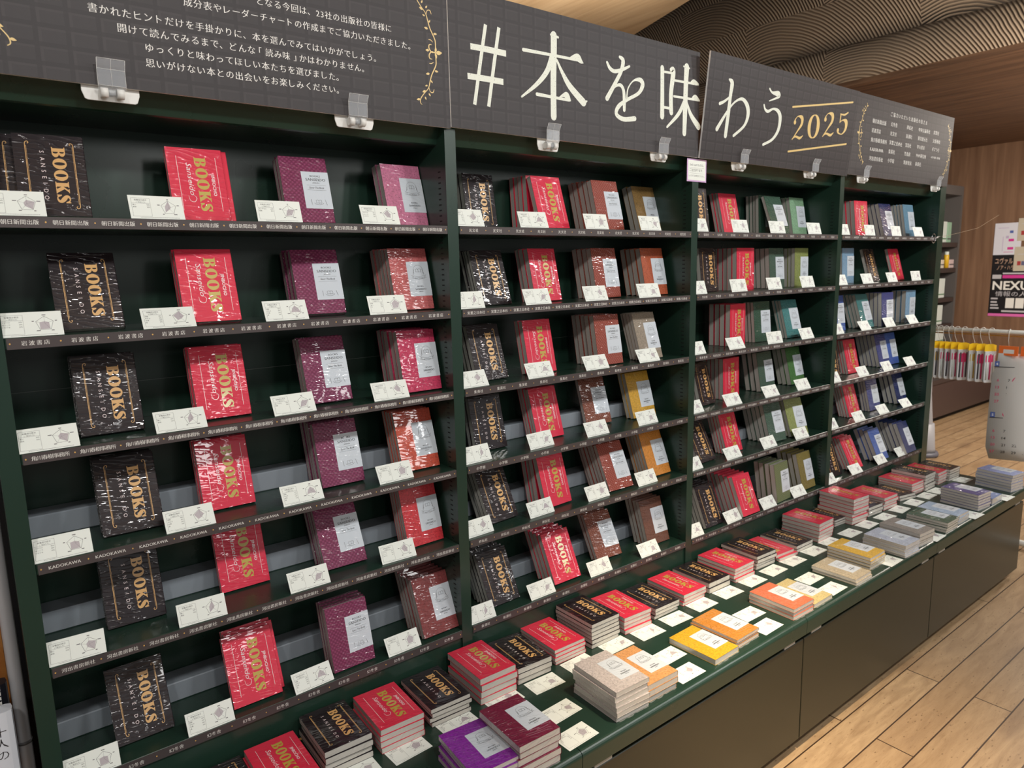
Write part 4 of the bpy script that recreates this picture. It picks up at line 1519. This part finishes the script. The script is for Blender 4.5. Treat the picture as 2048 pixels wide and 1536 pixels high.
def card_print(v, hh):
    a = Art()
    val = VALS[v]
    n = len(val)
    t = 0.0003
    u0, u1, v0, v1 = 0.0045, 0.0355, 0.0065 if hh > 0.05 else 0.0045, hh - 0.005
    for q in ((u0, v0, u1, v0 + t), (u0, v1 - t, u1, v1), (u0, v0, u0 + t, v1), (u1 - t, v0, u1, v1), (u0, v1 - 0.0098, u1, v1 - 0.0098 + t)):
        a.rect(*q, 1)
    a.text('栄養成分表示', (u0 + u1) / 2, v1 - 0.0050, 0.0034, 0)
    a.text('(一冊あたり)', (u0 + u1) / 2, v1 - 0.0087, 0.0027, 0)
    rows = ROWTXT[v % 5]
    for i, (l, p) in enumerate(rows):
        z = v1 - 0.0138 - 0.0042 * i
        a.text(l, u0 + 0.0015, z, 0.0030, 0, 'l')
        a.text(p, u1 - 0.0015, z, 0.0030, 0, 'r')
    cx, cy, R = 0.0655, hh * 0.50, 0.0145 if hh > 0.05 else 0.0132
    P = [(cx + R * sin(2 * pi * i / n), cy + R * cos(2 * pi * i / n)) for i in range(n)]
    a.poly([(cx + R * q * sin(2 * pi * i / n), cy + R * q * cos(2 * pi * i / n)) for i, q in enumerate(val)][::-1], 2)
    for i in range(n):
        p, q = P[i], P[(i + 1) % n]
        a.stroke([(p[0], p[1], 0.00045), (q[0], q[1], 0.00045)], 1, 1, False)
        a.stroke([(cx, cy, 0.00022), (p[0], p[1], 0.00022)], 1, 1, False)
        ex, ey = cx + (R + 0.0042) * sin(2 * pi * i / n), cy + (R + 0.0024) * cos(2 * pi * i / n)
        wd = (0.0030, 0.0042, 0.0056)[(i + v) % 3]
        a.rect(ex - wd / 2, ey - 0.0007, ex + wd / 2, ey + 0.0007, 1)
    x = 0.016
    while x < 0.080:
        a.rect(x, 0.0024, x + 0.0016, 0.0030, 1)
        x += 0.0022
    return a


def card_set(hh):
    mb = MB(); mb.box(0, 0.091, 0.0, 0.0004, 0, hh)
    me = mb.mesh('chart_card', [CARD])
    pr = []
    for v in range(len(VALS)):
        q = MB(); card_print(v, hh).onto(q, on_cover, 1e-6, 5e-5)
        pr.append(q.mesh('chart_print', [INK_DARK, INK_GREY, CHART_FILL], False))
    return me, pr


CS, CL = card_set(0.044), card_set(0.055)
cnt = {}
for i, (b, r, x, y, yaw, lean) in enumerate(SHELF_CARDS):
    j = cnt.get((b, r), 0)
    cnt[b, r] = j + 1
    o = bpy.data.objects.new('chart_card', CS[0])
    COL.objects.link(o)
    child(CS[1][(i * 5 + b) % 8], o, 'chart_print')
    o.location = (x, max(y, 0.0012), ZS[r - 1] + 0.0004)
    o.rotation_euler = (-radians(lean), 0, radians(yaw))
    tag(o, f'{POS[j]} white radar-chart card from the left on the {ROWN[r-1]} shelf, {BAYN[b-1]} bay', 'card', f'data cards on the {ROWN[r-1]} shelf, {BAYN[b-1]} bay')
for i, (x, y) in enumerate(LEDGE_CARDS):
    o = bpy.data.objects.new('chart_card', CL[0])
    COL.objects.link(o)
    child(CL[1][(i * 3 + 1) % 8], o, 'chart_print')
    o.location = (x - 0.0455, y - 0.0275, 0.4356)
    o.rotation_euler = (-pi / 2, 0, radians(rnd.uniform(-3, 3)))
    if i < 24:
        lab = f'{POS[i]} white radar-chart card from the left, lying before the back-row stacks on the ledge'
    else:
        lab = f'{POS[i-24]} white radar-chart card from the left, lying beside the front-edge stacks of the ledge'
    tag(o, lab, 'card', 'data cards lying on the ledge')

# ------------------------------------------------------------------ key ring and nylon line on the rightmost bay
root = empty('line_ring', (3.545, -0.006, 1.552), 'metal ring looped on the end of the rightmost top shelf', 'ring')
m = MB(); m.tube([(0.021 * cos(2 * pi * k / 24), -0.001, 0.021 * sin(2 * pi * k / 24)) for k in range(24)], 0.0013, 8, closed=True)
m.build('loop', M('bright_steel', (200, 200, 200), 0.2, metal=1.0), root)
m = MB(); m.tube([(0.020, 0, 0.0), (0.045, 0, 0.006), (0.075, 0.002, 0.010)], [0.003, 0.0045, 0.002], 8)
m.build('twist', M('clear_vinyl', (230, 230, 230), 0.15, Transmission_Weight=0.8), root)
m = MB(); m.tube([(3.62, -0.012, 1.562), (3.70, -0.004, 1.566), (4.4, 0.11, 1.62), (5.0, 0.208, 1.714)], 0.0008, 6)
tag(m.build('nylon_line', M('nylon_clear', (220, 200, 170), 0.2, Transmission_Weight=0.5)), 'thin clear nylon line stretched from the metal ring towards the far wall', 'line')

# ------------------------------------------------------------------ left edge: pipe, wooden stand, books
root = empty('grey_pipe', (-0.0345, 0.10, 0), 'vertical grey pipe beside the left end of the green bookcase', 'pipe')
m = MB(); m.tube([(0, 0, 0), (0, 0, 0.58), (0, 0, 2.3)], 0.0112, 18)
m.build('tube', M('grey_pipe_paint', (182, 182, 185), 0.4), root)
m = MB(); m.tube([(0, 0, 1.158), (0, 0, 1.166)], 0.0150, 18); m.tube([(0, 0, 1.170), (0, 0, 1.178)], 0.0150, 18); m.box(0.010, 0.0172, -0.008, 0.004, 1.157, 1.179)
m.build('clamp', M('pale_pipe_clamp', (196, 196, 196), 0.35), root)
m = MB(); m.tube([(0, 0, 0.600), (0, 0, 0.606)], 0.0122, 18)
m.build('joint', M('pipe_joint_grey', (110, 110, 112), 0.4), root)
root = empty('wooden_stand', (-0.29, 0.015, 0), 'orange-brown wooden stand left of the grey pipe', 'stand')
ORW = wood('orange_pine', (186, 116, 54), (214, 146, 78), 'Y', 1.2, 0.45)
m = MB(); m.box(-0.30, 0.228, 0.00, 0.205, 0.56, 0.58)
m.build('tabletop', ORW, root)
m = MB(); m.box(-0.30, 0.243, 0.185, 0.205, 0.58, 0.80)
m.build('backboard', ORW, root)
for x in (-0.29, 0.19):
    m = MB(); m.box(x, x + 0.025, 0.02, 0.20, 0, 0.56)
    m.build('side_panel', ORW, root)
WJ = M('white_dust_jacket', (226, 230, 238), 0.3)
BJ = M('black_dust_jacket', (30, 30, 38), 0.3)
for i, (x0, y0, z0, h, mat, lab) in enumerate(((-0.155, 0.03, 0.58, 0.128, WJ, 'white-jacketed book in front on the wooden stand'), (-0.158, 0.075, 0.58, 0.158, BJ, 'black zigzag-patterned book behind the white one on the wooden stand'))):
    o = MB()
    o.prism([(x0, y0), (x0 + 0.100, y0), (x0 + 0.108, y0 + 0.004), (x0 + 0.110, y0 + 0.014), (x0 + 0.108, y0 + 0.026), (x0 + 0.100, y0 + 0.030), (x0, y0 + 0.030)], z0 + 0.0002, z0 + h, 'Z')
    q = tag(o.build('hardcover_book', mat), lab, 'book', 'hardcovers on the wooden stand')
    a = Art()
    if i == 0:
        for k, ch in enumerate('十人の'):
            a.text(ch, x0 + 0.088, z0 + 0.085 - 0.022 * k, 0.020, 0)
        a.rect(x0, z0 + 0.002, x0 + 0.1, z0 + 0.014, 1)
    else:
        for k in range(14):
            a.poly([(x0 + 0.099, z0 + 0.03 + 0.009 * k), (x0 + 0.090, z0 + 0.0345 + 0.009 * k), (x0 + 0.099, z0 + 0.037 + 0.009 * k)], 2)
        a.leaf(x0 + 0.03, z0 + 0.14, x0 + 0.088, z0 + 0.150, 1, 0.2)
    mm = MB(); a.onto(mm, lambda u, v, h: (u, y0 - h, v))
    mm.build('lettering', [INK_DARK, M('jacket_brown_band', (92, 76, 70), 0.5), INK_WHITE], q, weld=False)

# ------------------------------------------------------------------ far bookcase and low counter
DKB = M('dark_brown_laminate', (62, 52, 50), 0.45)
DKB2 = M('dark_grey_shelf_panel', (96, 92, 90), 0.5)
root = empty('bookcase', (6.2, 1.55, 0), 'dark brown bookcase in the far corner by the poster wall', 'bookcase')
for nm, q in (('side_panel', (1.90, 1.94, 0.0, 0.34, 0.42, 2.18)), ('side_panel', (0.0, 0.03, 0.0, 0.34, 0.42, 2.18)), ('back_panel', (0.03, 1.90, 0.31, 0.34, 0.42, 2.18)), ('top_panel', (0.03, 1.90, 0.0, 0.31, 2.09, 2.18))):
    m = MB(); m.box(*q); m.build(nm, DKB2, root)
FZ = (1.622, 1.366, 1.068, 0.798, 0.592)
for z in FZ:
    m = MB(); m.box(0.03, 1.90, 0.005, 0.31, z - 0.045, z)
    m.build('shelf', DKB, root)
root = empty('low_counter', (5.4, 1.13, 0), 'long dark brown low counter under the far bookcase', 'counter')
m = MB(); m.box(0, 2.79, 0, 0.42, 0.05, 0.36); m.build('front_panel', M('dark_brown_counter', (70, 56, 54), 0.4), root)
m = MB(); m.box(-0.01, 2.79, -0.01, 0.42, 0.36, 0.40); m.build('worktop', DKB, root)
m = MB(); m.box(0.05, 2.79, 0.05, 0.42, 0, 0.05); m.build('toe_kick', M('black_kick', (20, 18, 17), 0.7), root)
WHT = M('white_book_boxes', (214, 222, 216), 0.5)
PG = M('pale_green_print', (150, 186, 160), 0.5)
items = (('boxed_set', 7.72, 0.13, 0, 0.205, WHT, 'white boxed set on the upper shelf of the far bookcase'), ('boxed_set', 7.87, 0.09, 0, 0.20, PG, 'pale green boxed set on the upper shelf of the far bookcase'),
         ('yellow_tube', 7.875, 0.05, 1, 0.165, M('yellow_tube_body', (222, 178, 40), 0.4), 'yellow white-capped tube standing on the far bookcase'),
         ('card_file', 7.76, 0.08, 1, 0.085, M('cream_file', (214, 204, 186), 0.5), 'cream card file left of the yellow tube on far bookcase'), ('card_file', 7.97, 0.11, 1, 0.085, M('pinkish_file', (212, 190, 188), 0.5), 'pinkish card file right of the yellow tube on far bookcase'),
         ('boxed_set', 7.74, 0.16, 2, 0.195, WHT, 'white boxed set on the middle shelf of the far bookcase'), ('boxed_set', 7.74, 0.15, 3, 0.195, WHT, 'white boxed set on a lower shelf of the far bookcase'), ('boxed_set', 7.72, 0.24, 4, 0.14, WHT, 'wide white boxed set on the lowest shelf of the far bookcase'))
for nm, x0, wd, s, h, mat, lab in items:
    if nm == 'yellow_tube':
        m = MB(); m.lathe([(0.0, 0.002), (0.024, 0.002), (0.024, h - 0.035), (0.020, h - 0.03), (0.0, h - 0.03)], (0, 0, 0), 14)
        o = tag(m.build(nm, mat, None, (x0 + 0.025, 1.575, FZ[s])), lab, 'tube')
        m = MB(); m.lathe([(0.020, h - 0.03), (0.020, h), (0, h)], (0, 0, 0), 14)
        m.build('cap', WHT, o)
    else:
        m = MB(); m.box(x0, x0 + wd, 1.57, 1.72, FZ[s] + 0.0005, FZ[s] + h)
        o = bevel(tag(m.build(nm, mat), lab, 'book set' if nm == 'boxed_set' else 'file'), 0.003, 1)
        m = MB(); m.box(x0 + 0.002, x0 + wd - 0.002, 1.5685, 1.5698, FZ[s] + 0.03, FZ[s] + 0.042)
        m.build('label_band', M('green_band', (90, 130, 96), 0.5) if mat is WHT else INK_GREY, o)

# ------------------------------------------------------------------ posters on the far wall
def wall_sheet(name, y0, y1, z0, z1, mat, lab, art=None, mats=None, off=0.0, cat='poster'):
    m = MB(); m.box(8.197 - off, 8.1985 - off, min(y0, y1), max(y0, y1), z0, z1)
    o = tag(m.build(name, mat), lab, cat)
    if art:
        m = MB(); art.onto(m, lambda u, v, h: (8.197 - off - h * 4, y0 - u, z0 + v))
        m.build('lettering', mats, o, weld=False)
    return o


MAG = M('poster_magenta', (214, 60, 150), 0.5)
PKB = M('poster_pink_band', (226, 110, 180), 0.5)
BLK = M('poster_black', (24, 22, 26), 0.5)
PEA = M('poster_peach_letters', (222, 184, 158), 0.5)
LGY = M('poster_light_grey', (196, 194, 198), 0.5)
a = Art()
a.rect(0.03, 0.26, 0.12, 0.265, 2)
for u, v, q, k in ((0.13, 0.21, 0.03, 3), (0.10, 0.16, 0.025, 2), (0.125, 0.13, 0.045, 1), (0.12, 0.05, 0.05, 1)):
    a.rect(u, v, u + q, v + 0.025, k)
a.rect(0.075, 0.035, 0.080, 0.18, 2)
a.rect(0.09, 0.025, 0.17, 0.029, 1)
wall_sheet('white_poster', 1.262, 1.03, 1.485, 1.795, M('poster_white', (222, 222, 232), 0.5), 'white notice poster with small pink print on the brown far wall', a, [LGY, MAG, M('poster_lilac', (196, 180, 210), 0.5), M('poster_blue', (80, 100, 170), 0.5)], 0.002)
a = Art()
a.text('ユヴァル', 0.10, 0.495, 0.066, 2, width=0.15)
a.text('ノア・ハラリ', 0.13, 0.435, 0.052, 2, width=0.17)
a.rect(0.012, 0.345, 0.09, 0.385, 3)
a.rect(0.10, 0.350, 0.30, 0.382, 1)
a.rect(0.10, 0.390, 0.30, 0.405, 3)
a.text('NEXUS', 0.02, 0.238, 0.118, 0, 'l', offset=0.025, width=0.375)
a.text('情報の人類史', 0.05, 0.175, 0.055, 3, 'l', width=0.40)
for v in (0.045, 0.075, 0.105, 0.14):
    a.rect(0.015, v, 0.105 - (v * 7 % 0.05), v + 0.016, 3)
for u in (0.145, 0.228, 0.311):
    a.rect(u, 0.055, u + 0.072, 0.155, 0)
a.rect(0.115, 0.015, 0.40, 0.032, 3)
a.rect(0, -0.001, 0.5, -0.028, 4)
wall_sheet('nexus_poster', 1.262, 0.78, 0.905, 1.487, BLK, 'black poster headed NEXUS with a pink lower band on the brown far wall', a, [INK_WHITE, MAG, PEA, LGY, PKB])
bpy.data.objects['nexus_poster'].name = 'lettered_poster'
BEI = M('beige_card_stock', (196, 186, 166), 0.6)
for y0, y1, z0, z1, wh in ((1.066, 0.86, 1.617, 1.833, 'upper'), (1.078, 0.86, 1.325, 1.56, 'lower')):
    a = Art()
    a.rect(0.030, 0.055, 0.060, 0.095, 0); a.rect(0.065, 0.055, 0.11, 0.095, 1); a.rect(0.03, 0.16, 0.15, 0.166, 2)
    wall_sheet('beige_card', y0, y1, z0, z1, BEI, f'{wh} of two beige cards pinned over the posters on the far wall', a, [M('card_red', (170, 60, 60), 0.5), M('card_blue', (100, 100, 130), 0.5), LGY], 0.004, 'card')

# ------------------------------------------------------------------ hanging rack with packets and planner sheets
XR = 4.05
root = empty('hanging_rack', (XR, 0, 0), 'white tube hanging rack beyond the right end of the bookcase', 'rack')
m = MB(); m.tube([(0, 0.42, 1.092), (0, -0.75, 1.092)], 0.0105, 12); m.build('top_rail', WHITE_METAL, root)
m = MB(); m.tube([(0.022, 0.42, 1.070), (0.022, -0.75, 1.070)], 0.0035, 8); m.build('price_wire', M('brass_wire', (196, 150, 84), 0.35, metal=0.6), root)
for y in (0.41, -0.74):
    m = MB(); m.tube([(0, y, 0.04), (0, y, 1.088)], 0.0105, 12); m.build('post', WHITE_METAL, root)
m = MB(); m.tube([(0, 0.0, 0.030), (0, -0.75, 0.030)], 0.016, 12); m.build('foot_bar', WHITE_METAL, root)
m = MB(); m.tube([(0, 0.41, 0.030), (0, 0.0, 0.030)], 0.016, 12); m.build('foot_bar', WHITE_METAL, root)
YEL = M('yellow_header_card', (240, 196, 30), 0.45)
ORG = M('orange_header_card', (246, 122, 52), 0.45)
PCK = M('clear_packet_film', (206, 208, 210), 0.25)
PINK = M('pink_pen_print', (206, 50, 104), 0.4)
OCH = M('ochre_pen_print', (196, 160, 70), 0.4)
INB = M('dark_packet_insert', (70, 68, 74), 0.5)
PKN = ('first', 'second', 'third', 'fourth', 'fifth', 'sixth', 'seventh', 'eighth', 'ninth')
PY = (0.150, 0.124, 0.098, 0.072, 0.044, 0.010, -0.040, -0.074, -0.112)
for i, y in enumerate(PY):
    root = empty('hanging_packet', (XR, y, 1.0205), f'{PKN[i]} yellow-headed pen packet from the left on the hanging rack', 'packet', 'yellow-headed packets on the rack', radians(-32))
    m = MB(); m.tube([(0.017 * sin(t), 0, 0.0715 + 0.017 * cos(t)) for t in (1.8, 1.2, 0.6, 0, -0.6, -1.2, -1.6)] + [(-0.012, 0, 0.04), (0.0, 0, 0.012), (0, 0, 0)], 0.0012, 6); m.build('hook_wire', WHITE_METAL, root)
    m = MB(); m.prism([(-0.032, 0.0), (-0.032, -0.030), (0.032, -0.030), (0.032, 0.0), (0.012, 0.006), (-0.012, 0.006)], -0.0015, 0.0015, 'Y'); m.build('header_card', YEL, root)
    m = MB(); m.prism([(-0.031, -0.030), (-0.028, -0.185), (-0.022, -0.192), (0.022, -0.192), (0.028, -0.185), (0.031, -0.030)], -0.006, 0.006, 'Y')
    pk = bevel(m.build('packet', PCK, root), 0.003, 2)
    m = MB()
    for q in range(3):
        x = -0.018 + 0.018 * q
        m.tube([(x, -0.0068, -0.175), (x, -0.0068, -0.045)], 0.0038, 8, q % 2)
    m.build('print', [INB if i % 2 else WHT, PINK if i not in (0, 1, 6) else OCH], pk)
    m = MB(); m.box(-0.026, 0.026, -0.0072, -0.0066, -0.085 - 0.01 * (i % 2), -0.050)
    m.build('label_patch', PINK if i not in (0, 1, 6) else OCH, pk)
PLN = M('planner_sheet', (232, 232, 228), 0.5)
for i, (y0, y1, xo) in enumerate(((-0.150, -0.232, 0.0), (-0.240, -0.42, 0.014))):
    root = empty('hanging_planner', (XR + xo, 0, 0), ('nearer' if i else 'farther') + ' orange-headed calendar sheet hanging on the rack', 'calendar', 'calendar sheets on the rack')
    m = MB(); m.box(-0.003, 0.003, y1, y0, 0.975, 1.022); hc = m.build('header_card', ORG, root)
    a = Art(); a.rect(0.02, 0.985, abs(y1 - y0) * 0.8, 1.005, 0)
    m = MB(); a.onto(m, lambda u, v, h: (-0.003 - h, y0 - u, v)); m.build('print', [INK_WHITE], hc, weld=False)
    m = MB(); m.tube([(-xo + 0.014 * sin(t), (y0 + y1) / 2, 1.092 + 0.014 * cos(t)) for t in (1.8, 1.2, 0.6, 0, -0.6, -1.2, -1.6)] + [(-xo - 0.013, (y0 + y1) / 2, 1.05), (0, (y0 + y1) / 2, 1.022)], 0.0014, 6); m.build('hook_wire', WHITE_METAL, root)
# one long planner sheet behind the headers, bellying outwards below
root = empty('calendar_sheet', (XR - 0.01, 0, 0), 'long white calendar sheet with rows of dates hanging below the orange headers', 'calendar')
m = MB()
zs = [0.985, 0.93, 0.88, 0.80, 0.70, 0.60, 0.50, 0.44]
yl = [-0.152, -0.151, -0.136, -0.134, -0.134, -0.133, -0.132, -0.150]
vs, fs = [], []
for z, y in zip(zs, yl):
    vs += [(-0.012 * sin(pi * (0.99 - z) / 0.55), y, z), (-0.012 * sin(pi * (0.99 - z) / 0.55) + 0.055, -0.30, z), (0.12, -0.46, z)]
for k in range(len(zs) - 1):
    fs += [(3 * k, 3 * k + 1, 3 * k + 4, 3 * k + 3), (3 * k + 1, 3 * k + 2, 3 * k + 5, 3 * k + 4)]
m.raw(vs, fs, 0, True)
sheet = m.build('page', PLN, root)
sm = sheet.modifiers.new('thickness', 'SOLIDIFY'); sm.thickness = 0.0015
a = Art()
for z0, first in ((0.915, 4), (0.655, 5)):
    a.rect(0.002, z0 + 0.0, 0.30, z0 + 0.003, 0)
    d = 1
    for rr_ in range(5):
        for cc in range(7):
            if rr_ == 0 and cc < 2:
                continue
            if d <= 30:
                a.text(str(d), 0.022 + 0.042 * cc, z0 - 0.036 - 0.036 * rr_, 0.019, 2 if cc == 0 else 0)
                d += 1
    a.rect(0.004, z0 + 0.004, 0.022, z0 + 0.030, 3)
    a.text('5' if first == 5 else '4', 0.013, z0 + 0.010, 0.018, 1)
a.ring(0.10, 0.846, 0.012, 0.024, 2); a.rect(0.118, 0.78, 0.16, 0.85, 2); a.leaf(0.062, 0.66, 0.062, 0.70, 2, 0.6)
m = MB(); a.onto(m, lambda u, v, h: (-0.0135 - h * 3 + 0.43 * max(u, 0), -0.14 - u, v))
m.build('print', [INK_DARK, INK_WHITE, PINK, M('planner_blue', (70, 90, 150), 0.5)], sheet, weld=False)

# ------------------------------------------------------------------ tapered grey stand base on the floor beyond
root = empty('tapered_stand', (5.56, 0.765, 0), 'tapered grey stand base on the floor beyond the bookcase end', 'stand')
GRYP = M('grey_moulded_plastic', (150, 150, 154), 0.5)
m = MB(); m.lathe([(0.0, 0.03), (0.095, 0.03), (0.088, 0.06), (0.074, 0.245), (0.0, 0.247)], (0, 0, 0), 28); m.build('lower_cone', GRYP, root)
m = MB(); m.lathe([(0.062, 0.245), (0.042, 0.46), (0.030, 0.75), (0.0, 0.75)], (0, 0, 0), 28); m.build('upper_cone', GRYP, root)
m = MB(); m.lathe([(0.0, 0.0), (0.112, 0.0), (0.116, 0.015), (0.108, 0.032), (0.0, 0.034)], (0, 0, 0), 28); m.build('foot', M('dark_grey_foot', (92, 92, 102), 0.5), root)
